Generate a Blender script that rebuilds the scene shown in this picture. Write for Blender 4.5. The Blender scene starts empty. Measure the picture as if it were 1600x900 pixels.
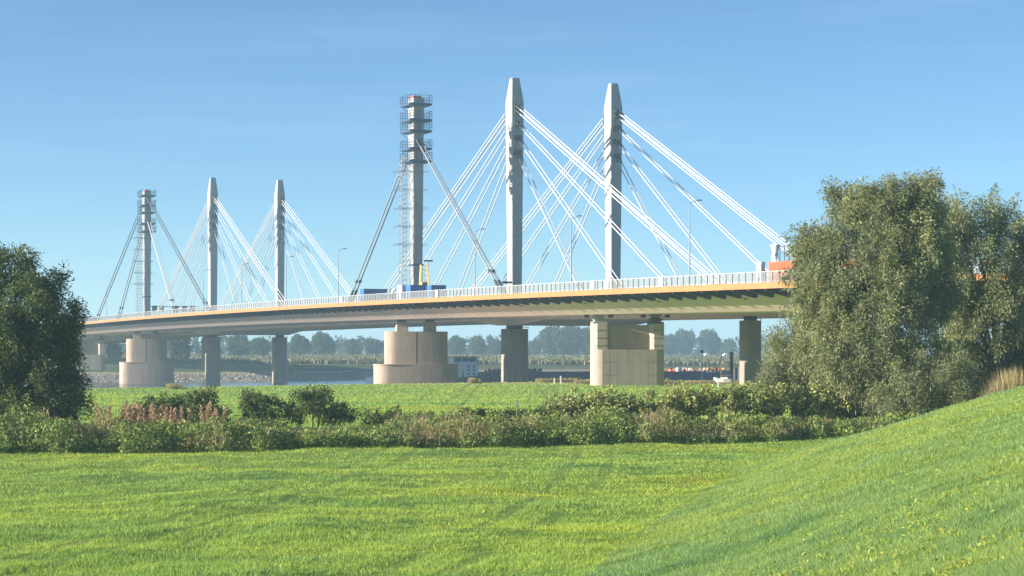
import bpy, math, random
import numpy as np
from mathutils import Vector, Matrix

# ---------------------------------------------------------------- camera, sky, sun
sc = bpy.context.scene
COL = sc.collection
cam_d = bpy.data.cameras.new('camera'); cam = bpy.data.objects.new('camera', cam_d); COL.objects.link(cam)
cam_d.sensor_width = 36.0
FPX = 3182.0                       # focal length in pixels of the 1600 px wide photograph
cam_d.lens = FPX / 1600 * 36
cam_d.shift_y = 95.0 / 1600
cam_d.clip_start = 0.5; cam_d.clip_end = 20000
cam.location = (0, 0, 0); cam.rotation_euler = (math.radians(90), 0, 0)
sc.camera = cam

SUN_EL = math.radians(14.5)
SUN_H = (-0.976, -0.220)           # horizontal direction towards the sun
SUN_ROT = math.atan2(SUN_H[0], SUN_H[1])
world = bpy.data.worlds.new('World'); sc.world = world; world.use_nodes = True
nt = world.node_tree; nt.nodes.clear()
wo = nt.nodes.new('ShaderNodeOutputWorld'); bg = nt.nodes.new('ShaderNodeBackground')
sky = nt.nodes.new('ShaderNodeTexSky'); sky.sky_type = 'NISHITA'; sky.sun_disc = False
sky.sun_elevation = SUN_EL; sky.sun_rotation = SUN_ROT
sky.altitude = 0; sky.air_density = 0.65; sky.dust_density = 0.08; sky.ozone_density = 3.5
bg.inputs['Strength'].default_value = 0.070
tint = nt.nodes.new('ShaderNodeMix'); tint.data_type = 'RGBA'; tint.blend_type = 'MULTIPLY'; tint.inputs[0].default_value = 1.0
tint.inputs[7].default_value = (0.87, 0.985, 0.975, 1)
nt.links.new(sky.outputs[0], tint.inputs[6])
tc = nt.nodes.new('ShaderNodeTexCoord'); mp = nt.nodes.new('ShaderNodeMapping'); mp.inputs['Scale'].default_value = (2.2, 2.2, 34.0)
cn = nt.nodes.new('ShaderNodeTexNoise'); cn.inputs['Scale'].default_value = 1.6; cn.inputs['Detail'].default_value = 7; cn.inputs['Roughness'].default_value = 0.62
cr = nt.nodes.new('ShaderNodeValToRGB'); cr.color_ramp.elements[0].position = 0.52; cr.color_ramp.elements[0].color = (0, 0, 0, 1)
cr.color_ramp.elements[1].position = 0.8; cr.color_ramp.elements[1].color = (0.07, 0.07, 0.07, 1)
wisp = nt.nodes.new('ShaderNodeMix'); wisp.data_type = 'RGBA'; wisp.inputs[7].default_value = (6.2, 7.4, 8.2, 1)
nt.links.new(tc.outputs['Generated'], mp.inputs['Vector']); nt.links.new(mp.outputs[0], cn.inputs['Vector']); nt.links.new(cn.outputs[0], cr.inputs[0])
nt.links.new(cr.outputs[0], wisp.inputs[0]); nt.links.new(tint.outputs[2], wisp.inputs[6])
nt.links.new(wisp.outputs[2], bg.inputs['Color']); nt.links.new(bg.outputs[0], wo.inputs['Surface'])

sun_d = bpy.data.lights.new('sun', 'SUN'); sun_d.energy = 5.0; sun_d.angle = math.radians(0.53)
sun_d.color = (1.0, 0.89, 0.74)
sun = bpy.data.objects.new('sun', sun_d); COL.objects.link(sun)
sv = Vector((SUN_H[0] * math.cos(SUN_EL), SUN_H[1] * math.cos(SUN_EL), math.sin(SUN_EL)))
sun.rotation_euler = sv.to_track_quat('Z', 'Y').to_euler(); sun.location = (-60, -30, 60)

vs = sc.view_settings
vs.view_transform = 'Standard'; vs.look = 'None'; vs.gamma = 1.0; vs.use_curve_mapping = False
vs.exposure = 1.36
sc.cycles.max_bounces = 8; sc.cycles.diffuse_bounces = 3; sc.cycles.glossy_bounces = 2
sc.cycles.transmission_bounces = 4; sc.cycles.volume_bounces = 1; sc.cycles.transparent_max_bounces = 8

rng = np.random.default_rng(11); random.seed(5)
WATER = -11.6

# ---------------------------------------------------------------- materials
def new_mat(name):
    m = bpy.data.materials.new(name); m.use_nodes = True
    t = m.node_tree; p = t.nodes['Principled BSDF']
    return m, t, p
def N(t, kind, **kw):
    n = t.nodes.new(kind)
    for k, v in kw.items(): setattr(n, k, v)
    return n
def ramp(t, fac, stops):
    r = N(t, 'ShaderNodeValToRGB'); e = r.color_ramp.elements
    while len(e) < len(stops): e.new(0.5)
    for el, (p, c) in zip(e, stops): el.position = p; el.color = (*c, 1)
    t.links.new(fac, r.inputs['Fac']); return r.outputs['Color']
def noise(t, scale, detail=4, rough=0.55, vec=None, coords='Object', mapping=None):
    n = N(t, 'ShaderNodeTexNoise'); n.inputs['Scale'].default_value = scale
    n.inputs['Detail'].default_value = detail; n.inputs['Roughness'].default_value = rough
    if vec is None:
        vec = N(t, 'ShaderNodeTexCoord').outputs[coords]
    if mapping is not None:
        mp = N(t, 'ShaderNodeMapping'); mp.inputs['Scale'].default_value = mapping
        t.links.new(vec, mp.inputs['Vector']); vec = mp.outputs['Vector']
    t.links.new(vec, n.inputs['Vector']); return n.outputs['Fac']
def mixc(t, fac, a, b, mode='MIX'):
    m = N(t, 'ShaderNodeMix', data_type='RGBA', blend_type=mode)
    for s, v in ((m.inputs[0], fac), (m.inputs[6], a), (m.inputs[7], b)):
        if isinstance(v, (tuple, list)): s.default_value = (*v, 1) if len(v) == 3 else v
        elif isinstance(v, (int, float)): s.default_value = v
        else: t.links.new(v, s)
    return m.outputs[2]
def bump(t, p, h, strength=0.3, dist=0.1):
    b = N(t, 'ShaderNodeBump'); b.inputs['Strength'].default_value = strength; b.inputs['Distance'].default_value = dist
    t.links.new(h, b.inputs['Height']); t.links.new(b.outputs[0], p.inputs['Normal'])

def concrete(name, c0, c1, scale=0.5, streak=True, rough=0.85):
    m, t, p = new_mat(name)
    a = ramp(t, noise(t, scale, 6, 0.65), [(0.3, c0), (0.7, c1)])
    if streak:      # rain streaks and casting stains running down the face
        st = noise(t, 1.0, 5, 0.6, mapping=(0.8, 0.8, 0.07))
        f = ramp(t, st, [(0.45, (0, 0, 0)), (0.78, (.85, .85, .85))])
        a = mixc(t, f, a, tuple(x * 0.72 for x in c0))
        fine = ramp(t, noise(t, 6, 3, 0.6), [(0.35, (0.88, 0.88, 0.88)), (0.65, (1.06, 1.06, 1.06))])
        a = mixc(t, 1.0, a, fine, 'MULTIPLY')
    t.links.new(a, p.inputs['Base Color']); p.inputs['Roughness'].default_value = rough
    bump(t, p, noise(t, 5, 4), 0.15, 0.03)
    return m
def paint(name, c, rough=0.5, var=0.12, metal=0.0, scale=1.2):
    m, t, p = new_mat(name)
    col = ramp(t, noise(t, scale, 5, 0.6), [(0.3, tuple(x * (1 - var) for x in c)), (0.7, tuple(min(1, x * (1 + var)) for x in c))])
    t.links.new(col, p.inputs['Base Color']); p.inputs['Roughness'].default_value = rough
    p.inputs['Metallic'].default_value = metal
    return m
def leaf_mat(name, dark, light, tip=None, transl=0.35, rough=0.55):
    m, t, p = new_mat(name)
    g = N(t, 'ShaderNodeNewGeometry')
    stops = [(0.0, dark), (0.75, light)] + ([(1.0, tip)] if tip else [])
    col = ramp(t, g.outputs['Random Per Island'], stops)
    big = ramp(t, noise(t, 0.35, 3), [(0.35, (0.78, 0.82, 0.8)), (0.65, (1.15, 1.12, 1.0))])
    col = mixc(t, 1.0, col, big, 'MULTIPLY')
    t.links.new(col, p.inputs['Base Color']); p.inputs['Roughness'].default_value = rough
    p.inputs['Specular IOR Level'].default_value = 0.3
    tr = N(t, 'ShaderNodeBsdfTranslucent'); t.links.new(col, tr.inputs['Color'])
    mx = N(t, 'ShaderNodeMixShader'); mx.inputs[0].default_value = transl
    t.links.new(p.outputs[0], mx.inputs[1]); t.links.new(tr.outputs[0], mx.inputs[2])
    t.links.new(mx.outputs[0], t.nodes['Material Output'].inputs['Surface'])
    return m

M = {}
M['conc_new'] = concrete('pale_new_concrete', (0.32, 0.325, 0.33), (0.41, 0.41, 0.405), 0.35)
M['conc_old'] = concrete('weathered_concrete', (0.36, 0.275, 0.215), (0.46, 0.36, 0.285), 0.3)
M['conc_cast'] = concrete('formwork_concrete', (0.43, 0.355, 0.295), (0.53, 0.44, 0.37), 0.3)
M['conc_col'] = concrete('column_concrete', (0.25, 0.215, 0.185), (0.34, 0.295, 0.255), 0.3)
M['conc_dk'] = concrete('bounce_lit_girder_concrete', (0.60, 0.52, 0.44), (0.72, 0.63, 0.53), 0.15)  # tone raised to stand in for sunlight reflected up from the river
M['orange'] = paint('apricot_edge_paint', (0.42, 0.185, 0.065), 0.55, 0.1, scale=0.5)
M['web'] = paint('bounce_lit_girder_paint', (0.78, 0.62, 0.53), 0.5, 0.08, scale=0.25)  # pale warm tone has the light thrown back by the water painted in
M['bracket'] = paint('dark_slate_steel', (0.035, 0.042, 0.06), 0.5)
M['under'] = paint('shaded_deck_plate', (0.06, 0.07, 0.09), 0.6)  # dark tone paints in the shade below the cantilever
M['asphalt'] = paint('asphalt', (0.05, 0.05, 0.052), 0.9, 0.2)
M['galv'] = paint('galvanised_steel', (0.30, 0.31, 0.32), 0.45, 0.08)
M['rail'] = paint('pale_railing_paint', (0.42, 0.43, 0.44), 0.45, 0.05)
M['cable'] = paint('white_cable_sheath', (0.55, 0.56, 0.57), 0.4, 0.05, scale=0.15)
M['cable_grey'] = paint('grey_cable_sheath', (0.27, 0.28, 0.29), 0.4, 0.15, scale=0.15)
M['cable_dark'] = paint('dark_cable_sheath', (0.10, 0.11, 0.12), 0.4, 0.2, scale=0.15)
M['socket'] = paint('dark_socket_steel', (0.06, 0.075, 0.085), 0.5)
M['scaf_blue'] = paint('blue_scaffold_steel', (0.03, 0.07, 0.14), 0.5)
M['scaf_grey'] = paint('scaffold_tube', (0.34, 0.36, 0.38), 0.5)
M['red'] = paint('red_cap', (0.55, 0.10, 0.06), 0.5)
M['blue_box'] = paint('blue_container_paint', (0.05, 0.17, 0.42), 0.5, 0.15)
M['white_box'] = paint('white_panel', (0.75, 0.76, 0.76), 0.5, 0.06)
M['redorange'] = paint('red_orange_container', (0.60, 0.12, 0.045), 0.5, 0.12)
M['yellow'] = paint('yellow_machine_paint', (0.70, 0.42, 0.05), 0.5, 0.15)
M['dark'] = paint('dark_rubber', (0.02, 0.022, 0.025), 0.6)
M['hull'] = paint('navy_hull', (0.018, 0.035, 0.075), 0.45, 0.3)
M['glassd'] = paint('dark_window_glass', (0.02, 0.03, 0.04), 0.1)
M['wood'] = paint('weathered_wood', (0.22, 0.16, 0.10), 0.85, 0.25, scale=3)
M['bark'] = paint('bark', (0.10, 0.08, 0.06), 0.9, 0.35, scale=2)
M['rock'] = paint('riprap_stone', (0.30, 0.27, 0.24), 0.9, 0.45, scale=0.7)
M['willow'] = leaf_mat('willow_leaves', (0.16, 0.185, 0.085), (0.30, 0.33, 0.16), (0.38, 0.40, 0.23), 0.42)
M['darkleaf'] = leaf_mat('dark_leaves', (0.045, 0.08, 0.028), (0.13, 0.18, 0.06), (0.25, 0.28, 0.10))
M['bushleaf'] = leaf_mat('bush_leaves', (0.05, 0.085, 0.03), (0.12, 0.17, 0.055), (0.22, 0.25, 0.08))
M['knot'] = leaf_mat('knotweed_leaves', (0.17, 0.22, 0.06), (0.44, 0.47, 0.155), (0.80, 0.73, 0.42), 0.45)
M['nettle'] = leaf_mat('nettle_leaves', (0.09, 0.15, 0.032), (0.235, 0.32, 0.08), (0.40, 0.43, 0.15))
M['dry'] = leaf_mat('dry_stalks', (0.24, 0.19, 0.09), (0.40, 0.33, 0.17), (0.5, 0.42, 0.25), 0.25)
M['rust'] = leaf_mat('rust_seed_heads', (0.34, 0.21, 0.12), (0.56, 0.40, 0.26), (0.66, 0.52, 0.36), 0.3)
M['fartree'] = leaf_mat('far_tree_leaves', (0.04, 0.065, 0.025), (0.09, 0.125, 0.05), (0.12, 0.15, 0.06))
M['maize'] = leaf_mat('maize_leaves', (0.09, 0.11, 0.04), (0.17, 0.16, 0.075), (0.27, 0.21, 0.11), 0.2)

def grass_mat(name, blades, dew=None):
    m, t, p = new_mat(name)
    if blades:
        g = N(t, 'ShaderNodeNewGeometry')
        col = ramp(t, g.outputs['Random Per Island'],
                   [(0.0, (0.27, 0.39, 0.068)), (0.6, (0.43, 0.56, 0.11)), (0.93, (0.51, 0.63, 0.16)), (1.0, (0.60, 0.66, 0.26))])
    else:
        col = ramp(t, noise(t, 1.4, 6, 0.7), [(0.3, (0.155, 0.23, 0.042)), (0.7, (0.27, 0.37, 0.075))])
    # dewy, bluish patches against dry yellow-green ones, drawn out along the mowing direction
    pn = noise(t, 0.11, 5, 0.6, mapping=(0.45, 1.0, 1.0))
    patch = ramp(t, pn, [(0.33, (0.72, 0.86, 1.0)), (0.5, (0.95, 0.98, 0.95)), (0.68, (1.18, 1.06, 0.72))])
    col = mixc(t, 1.0, col, patch, 'MULTIPLY')
    fine = ramp(t, noise(t, 0.75, 4, 0.65, mapping=(0.5, 0.8, 1.0)), [(0.34, (0.62, 0.74, 0.74)), (0.5, (0.98, 1.0, 0.98)), (0.7, (1.14, 1.08, 0.95))])
    col = mixc(t, 1.0, col, fine, 'MULTIPLY')
    if dew: col = mixc(t, 1.0, col, dew, 'MULTIPLY')
    if not blades:
        at = N(t, 'ShaderNodeAttribute', attribute_name='sand')
        col = mixc(t, at.outputs['Fac'], col, ramp(t, noise(t, 0.5, 5), [(0.3, (0.27, 0.22, 0.15)), (0.7, (0.42, 0.35, 0.25))]))
        at2 = N(t, 'ShaderNodeAttribute', attribute_name='farland')
        col = mixc(t, at2.outputs['Fac'], col, ramp(t, noise(t, 0.02, 6, 0.6, mapping=(0.3, 1.6, 1)),
                   [(0.3, (0.055, 0.085, 0.03)), (0.5, (0.10, 0.13, 0.05)), (0.62, (0.23, 0.19, 0.10)), (0.75, (0.10, 0.13, 0.05))]))
        bump(t, p, noise(t, 2.2, 8, 0.75), 0.9, 0.25)
    t.links.new(col, p.inputs['Base Color']); p.inputs['Roughness'].default_value = 0.8
    p.inputs['Specular IOR Level'].default_value = 0.1
    if blades:
        tr = N(t, 'ShaderNodeBsdfTranslucent'); t.links.new(col, tr.inputs['Color'])
        mx = N(t, 'ShaderNodeMixShader'); mx.inputs[0].default_value = 0.4
        t.links.new(p.outputs[0], mx.inputs[1]); t.links.new(tr.outputs[0], mx.inputs[2])
        t.links.new(mx.outputs[0], t.nodes['Material Output'].inputs['Surface'])
    return m
M['ground'] = grass_mat('meadow_ground', False)
M['blade'] = grass_mat('grass_blades', True)
M['blade_dew'] = grass_mat('dewy_grass_blades', True, (0.74, 0.78, 1.3))
m, t, p = new_mat('river_water')
p.inputs['Base Color'].default_value = (0.05, 0.08, 0.10, 1); p.inputs['Roughness'].default_value = 0.12
p.inputs['IOR'].default_value = 1.33
bump(t, p, noise(t, 0.5, 5, 0.6, mapping=(0.6, 1.6, 1)), 0.5, 0.25)
M['water'] = m

# ---------------------------------------------------------------- helpers
def tag(o, label=None, cat=None, group=None, kind=None):
    if label: o['label'] = label
    if cat: o['category'] = cat
    if group: o['group'] = group
    if kind: o['kind'] = kind
    return o
def empty(name, loc=(0, 0, 0), rz=0.0, label=None, cat=None, group=None):
    o = bpy.data.objects.new(name, None); COL.objects.link(o)
    o.location = loc; o.rotation_euler = (0, 0, rz); o.empty_display_size = 0.5
    return tag(o, label, cat, group)
def link(name, me, mat, parent=None):
    o = bpy.data.objects.new(name, me); COL.objects.link(o)
    if mat is not None and not me.materials: me.materials.append(mat)
    o.parent = parent
    return o
class MB:
    def __init__(s): s.v = []; s.f = []
    def add(s, vs, fs):
        b = len(s.v); s.v += [tuple(v) for v in vs]; s.f += [tuple(b + i for i in f) for f in fs]; return s
    def box(s, x0, x1, y0, y1, z0, z1):
        v = [(x0, y0, z0), (x1, y0, z0), (x1, y1, z0), (x0, y1, z0), (x0, y0, z1), (x1, y0, z1), (x1, y1, z1), (x0, y1, z1)]
        return s.add(v, [(3, 2, 1, 0), (4, 5, 6, 7), (0, 1, 5, 4), (1, 2, 6, 5), (2, 3, 7, 6), (3, 0, 4, 7)])
    def tube(s, p0, p1, r, n=6, r1=None, cap=True):
        p0 = Vector(p0); p1 = Vector(p1); r1 = r if r1 is None else r1
        d = (p1 - p0).normalized(); a = d.orthogonal().normalized(); b = d.cross(a)
        vs = []
        for p, rr in ((p0, r), (p1, r1)):
            for i in range(n):
                an = 2 * math.pi * i / n
                vs.append(p + (a * math.cos(an) + b * math.sin(an)) * rr)
        fs = [(i, (i + 1) % n, n + (i + 1) % n, n + i) for i in range(n)]
        if cap: fs += [tuple(range(n - 1, -1, -1)), tuple(range(n, 2 * n))]
        return s.add(vs, fs)
    def loft(s, rings, cap=True):       # rings: lists of points of equal count, counter-clockwise seen from the last ring
        n = len(rings[0]); vs = [p for r in rings for p in r]; fs = []
        for k in range(len(rings) - 1):
            for i in range(n):
                j = (i + 1) % n
                fs.append((k * n + i, k * n + j, (k + 1) * n + j, (k + 1) * n + i))
        if cap: fs += [tuple(range(n - 1, -1, -1)), tuple(range((len(rings) - 1) * n, len(rings) * n))]
        return s.add(vs, fs)
    def mesh(s, name, smooth=None):
        me = bpy.data.meshes.new(name); me.from_pydata(s.v, [], s.f); me.update()
        if smooth is not None:
            me.shade_smooth(); me.set_sharp_from_angle(angle=math.radians(smooth))
        return me
    def build(s, name, mat, parent=None, smooth=None):
        return link(name, s.mesh(name, smooth), mat, parent)
def np_mesh(name, verts, nper, mat, parent=None):
    """verts: (n*nper,3) array; consecutive nper vertices make one face."""
    verts = np.ascontiguousarray(verts, dtype=np.float32)
    nv = len(verts); nf = nv // nper
    me = bpy.data.meshes.new(name)
    me.vertices.add(nv); me.vertices.foreach_set('co', verts.ravel())
    me.loops.add(nv); me.loops.foreach_set('vertex_index', np.arange(nv, dtype=np.int32))
    me.polygons.add(nf); me.polygons.foreach_set('loop_start', np.arange(0, nv, nper, dtype=np.int32))
    me.polygons.foreach_set('loop_total', np.full(nf, nper, dtype=np.int32))
    me.update(calc_edges=True)
    return link(name, me, mat, parent)
_tab = rng.random((256, 256))
def vnoise(x, y, scale, seed=0):
    x = np.asarray(x, float) / scale + seed * 17.3; y = np.asarray(y, float) / scale + seed * 9.1
    xi = np.floor(x).astype(int); yi = np.floor(y).astype(int); fx = x - xi; fy = y - yi
    fx = fx * fx * (3 - 2 * fx); fy = fy * fy * (3 - 2 * fy)
    T = lambda a, b: _tab[a % 256, b % 256]
    return (T(xi, yi) * (1 - fx) + T(xi + 1, yi) * fx) * (1 - fy) + (T(xi, yi + 1) * (1 - fx) + T(xi + 1, yi + 1) * fx) * fy
def sstep(a, b, x):
    t_ = np.clip((x - a) / (b - a), 0, 1); return t_ * t_ * (3 - 2 * t_)
def wx(px, D): return (px - 800.0) / FPX * D

# ---------------------------------------------------------------- terrain
def toe(D):
    return np.interp(D, [-200, 0, 30, 53.8, 75, 98, 119, 132, 150, 175, 220, 400, 3000], [-60, -13, -3.5, 2.2, 5.9, 10.8, 16.8, 21.5, 31, 47, 82, 260, 3000])
def near_edge(X):
    return np.interp(X, [-4000, -200, -62, -43, -22, 7, 100, 4000], [-1290, 247, 303, 323, 347, 367, 405, 1990])
def far_edge(X):
    return np.interp(X, [-4000, -145, -82, -55, 100, 4000], [-865, 700, 718, 775, 843, 2440])
def ground_z(X, Y):
    X = np.asarray(X, float); Y = np.asarray(Y, float)
    z = -6.0 + 0.0 * X
    h = 0.30 * (X - toe(Y)); h = 0.5 * (h + np.sqrt(h * h + 0.025))            # dike slope with a soft toe
    crest = 4.6
    h = crest - 0.5 * ((crest - h) + np.sqrt((crest - h) ** 2 + 0.3)); h = np.maximum(h, 0)
    z = z + h
    amp = 1 - sstep(150, 300, Y)
    z = z + amp * (0.30 * (vnoise(X, Y, 8, 1) - .5) + 0.20 * (vnoise(X, Y * .7, 2.6, 2) - .5) + 0.10 * (vnoise(X, Y, 1.2, 3) - .5))
    z = z + 0.25 * (vnoise(X, Y, 40, 5) - .5) * sstep(120, 200, Y)
    dn = Y - near_edge(X); df = Y - far_edge(X)
    z = z + (-13.6 - z) * sstep(0, 42, dn)
    zf = -13.6 + 5.2 * sstep(-9, 22, df) + 1.4 * sstep(30, 160, df) + 1.9 * sstep(250, 800, df)
    z = np.where(df > -9, np.maximum(z, zf), z)
    return z
xs = np.concatenate([-np.geomspace(6000, 75, 36), np.arange(-70, 75, 0.8), np.geomspace(76, 6000, 36)])
ys = np.concatenate([np.linspace(-300, 18, 14), np.arange(20, 172, 0.75), np.arange(173, 460, 2.6), np.arange(462, 900, 7), np.geomspace(905, 7000, 40)])
gx, gy = np.meshgrid(xs, ys)
gz = ground_z(gx, gy)
nx_, ny_ = len(xs), len(ys)
gv = np.stack([gx, gy, gz], -1).reshape(-1, 3)
ii = (np.arange(ny_ - 1)[:, None] * nx_ + np.arange(nx_ - 1)[None, :]).ravel()
quads = np.stack([ii, ii + 1, ii + 1 + nx_, ii + nx_], -1)
me = bpy.data.meshes.new('ground')
me.vertices.add(len(gv)); me.vertices.foreach_set('co', gv.astype(np.float32).ravel())
me.loops.add(quads.size); me.loops.foreach_set('vertex_index', quads.astype(np.int32).ravel())
me.polygons.add(len(quads)); me.polygons.foreach_set('loop_start', np.arange(0, quads.size, 4, dtype=np.int32))
me.polygons.foreach_set('loop_total', np.full(len(quads), 4, dtype=np.int32))
me.update(calc_edges=True); me.shade_smooth()
O_X, O_Y = -20.2, 428.6
df_ = gy - far_edge(gx); dn_ = gy - near_edge(gx)
sand = (sstep(-12, 0, df_) * (1 - sstep(22, 40, df_ + 14 * (vnoise(gx, gy, 30, 8) - .5))) + sstep(8, 20, dn_) * (df_ < 0))
tt_ = (gx - O_X) * 0.9266 + (gy - O_Y) * 0.3761
sand = np.maximum(sand, (np.abs(tt_ - 16) < 44 + 10 * vnoise(gx, gy, 9, 77)) * sstep(336, 344, gy) * (dn_ < 60))  # sandy ground beneath the bridges, added to warm the light bounced upward
me.attributes.new('sand', 'FLOAT', 'POINT').data.foreach_set('value', np.clip(sand, 0, 1).astype(np.float32).ravel())
me.attributes.new('farland', 'FLOAT', 'POINT').data.foreach_set('value', sstep(20, 50, df_).astype(np.float32).ravel())
ground = link('ground', me, M['ground']); tag(ground, kind='structure')
w = MB().add([(-6000, -2500, WATER), (6000, -2500, WATER), (6000, 3600, WATER), (-6000, 3600, WATER)], [(0, 1, 2, 3)])
# keep the water sheet only between the banks: a strip along the river
w = MB()
xr = [-4000, -1500, -600, -300, -200, -145, -82, -55, 0, 50, 100, 200, 400, 1000, 4000]
for a, b in zip(xr[:-1], xr[1:]):
    w.add([(a, float(near_edge(a)) + 10, WATER), (b, float(near_edge(b)) + 10, WATER), (b, float(far_edge(b)) + 8, WATER), (a, float(far_edge(a)) + 8, WATER)], [(0, 1, 2, 3)])
river = w.build('river', M['water']); tag(river, kind='structure')

# ---------------------------------------------------------------- bridges
ANG = math.atan2(-0.9266, 0.3761)
CU = Vector((math.cos(ANG), math.sin(ANG), 0)); CV = Vector((-math.sin(ANG), math.cos(ANG), 0))
O = Vector((-20.2, 428.6, 0))
def B(s, t_, z=0): return O + CU * s + CV * t_ + Vector((0, 0, z))
def zd(s): return 9.6 - 1.7e-5 * (s + 100) ** 2
S0, S1 = -680, 262
TN, TF = 22.4, 45.7                       # the two pylon rows of the new bridge
def at_deck(name, s, t_, label=None, cat=None, group=None, dz=0.0):
    return empty(name, B(s, t_, zd(s) + dz), ANG, label, cat, group)
def sweep(profile, s0, s1, step, closed=True, dzf=None):
    n = max(2, int((s1 - s0) / step) + 1); rings = []
    for s in np.linspace(s0, s1, n):
        zz = zd(s); rings.append([(s, y, zz + (z if dzf is None else dzf(s, y, z))) for y, z in profile])
    return rings

old = empty('bridge_deck', O, ANG, 'near road bridge deck with apricot edge beam, dark brackets and pale railing', 'bridge')
box_prof = [(-8.0, -3.3), (8.0, -3.3), (13.2, -1.15), (13.2, -0.45), (-13.2, -0.45), (-13.2, -1.15)]
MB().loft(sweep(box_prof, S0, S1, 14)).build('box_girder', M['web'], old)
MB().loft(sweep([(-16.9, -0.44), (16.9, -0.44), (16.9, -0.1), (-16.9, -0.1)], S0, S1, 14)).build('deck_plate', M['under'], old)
MB().loft(sweep([(-15.6, -0.096), (15.6, -0.096), (15.6, 0.03), (-15.6, 0.03)], S0, S1, 14)).build('carriageway', M['asphalt'], old)
for sg in (-1, 1):
    a, b = sorted((sg * 17.2, sg * 16.904))
    MB().loft(sweep([(a, -0.72), (b, -0.72), (b, 0.06), (a, 0.06)], S0, S1, 14)).build('edge_beam', M['orange'], old)
# brackets under the cantilever
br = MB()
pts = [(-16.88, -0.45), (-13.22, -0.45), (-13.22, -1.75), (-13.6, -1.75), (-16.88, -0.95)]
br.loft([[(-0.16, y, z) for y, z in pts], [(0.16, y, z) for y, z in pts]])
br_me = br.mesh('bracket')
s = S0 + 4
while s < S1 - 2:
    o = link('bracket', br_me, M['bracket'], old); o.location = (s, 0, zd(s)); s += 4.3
# inclined web panels, set a little proud of the girder, every third with a diagonal crease
pm = MB(); d = Vector((0, 5.2, -2.15)); nrm = Vector((0, -2.15, -5.2)).normalized()
def panel(w0, skew):
    a = Vector((0, -13.16, -1.17)) + nrm * 0.05; b = Vector((0, -8.04, -3.28)) + nrm * 0.05; e = nrm * 0.06
    L = 8.6
    q = [a + Vector((0.03, 0, 0)), a + Vector((L - 0.03, 0, 0)), b + Vector((L - 0.03 + skew, 0, 0)), b + Vector((0.03 + skew, 0, 0))]
    mb = MB(); mb.add([p_ for p_ in q] + [p_ + e for p_ in q], [(0, 1, 2, 3), (7, 6, 5, 4), (1, 0, 4, 5), (2, 1, 5, 6), (3, 2, 6, 7), (0, 3, 7, 4)])
    return mb.mesh('web_panel')
panel_me = panel(8.6, 4.0)
s = S0 + 2
k = 0
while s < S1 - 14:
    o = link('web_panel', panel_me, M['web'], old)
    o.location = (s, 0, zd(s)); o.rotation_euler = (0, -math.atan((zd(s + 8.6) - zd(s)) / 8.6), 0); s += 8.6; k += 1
# small hatch plates on the web
for s in np.arange(-380, 230, 26.0):
    MB().box(-0.5, 0.5, -0.05, 0.05, -0.14, 0.14).build('hatch', M['bracket'], old).matrix_local = Matrix.Translation((s, -12.1, zd(s) - 1.76)) @ Matrix.Rotation(math.radians(-67), 4, 'X')
# railing: handrail, bottom rail, posts, fine bars
for nm, z0, z1, y0, y1 in (('handrail', 1.36, 1.45, -17.09, -16.98), ('bottom_rail', 0.14, 0.2, -17.06, -17.0)):
    MB().loft(sweep([(y0, z0), (y1, z0), (y1, z1), (y0, z1)], S0, S1, 10)).build(nm, M['rail'], old)
pb = MB(); bb = MB(); s = S0 + 1; k = 0
while s < S1 - 1:
    z = zd(s)
    pb.box(s - 0.05, s + 0.05, -17.14, -17.0, z + 0.06, z + 1.4); s += 1.75
ss = np.arange(-420, S1 - 1, 0.125); zz = zd(ss)
bars = []
for y, wd in ((-17.03, 0.018),):
    q = np.stack([np.stack([ss - wd, np.full_like(ss, y), zz + 0.2], -1), np.stack([ss + wd, np.full_like(ss, y), zz + 0.2], -1),
                  np.stack([ss + wd, np.full_like(ss, y), zz + 1.36], -1), np.stack([ss - wd, np.full_like(ss, y), zz + 1.36], -1)], 1)
    q2 = q.copy(); q2[:, :, 1] += 0.03
    bars += [q, q2[:, ::-1]]
o = np_mesh('railing_bars', np.concatenate(bars).reshape(-1, 3), 4, M['rail'], old); tag(o, kind='stuff')
tag(pb.build('railing_posts', M['galv'], old), kind='stuff')
for s in (128, 133, 151, 60, 2):        # small white boards clipped to the railing
    MB().box(-0.6, 0.6, -0.03, 0.03, 0.15, 1.42).build('railing_board', M['white_box'], old).location = (s, -17.2, zd(s))
# far railing
MB().loft(sweep([(16.95, 0.06), (17.05, 0.06), (17.05, 1.3), (16.95, 1.3)], S0, S1, 14)).build('parapet', M['rail'], old)

new = empty('bridge_deck', O, ANG, 'far road bridge deck, a pale concrete girder showing under the near deck', 'bridge')
def haunch(s, y, z):
    if z > -2.5: return z
    dmin = min(abs(s), abs(s + 270)); return z - 1.0 * max(0.0, 1 - max(0, dmin - 6) / 14.0)
sn = np.array([S0] + list(np.arange(-660, -300, 20)) + list(np.arange(-300, -240, 4)) + list(np.arange(-240, -30, 14)) + list(np.arange(-30, 31, 4)) + list(np.arange(40, 262, 16)) + [S1])
prof = [(20.6, -3.4), (47.5, -3.4), (47.5, -1.0), (49.0, -0.3), (49.0, 0.2), (19.1, 0.2), (19.1, -0.3), (20.6, -1.0)]
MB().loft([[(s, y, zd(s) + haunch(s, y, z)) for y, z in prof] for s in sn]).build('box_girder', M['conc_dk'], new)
MB().loft(sweep([(20.0, 0.204), (48.0, 0.204), (48.0, 0.3), (20.0, 0.3)], S0, S1, 14)).build('carriageway', M['asphalt'], new)
for y in (19.15, 48.75):
    MB().loft(sweep([(y, 0.204), (y + 0.2, 0.204), (y + 0.2, 1.2), (y, 1.2)], S0, S1, 14)).build('parapet', M['rail'], new)
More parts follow.
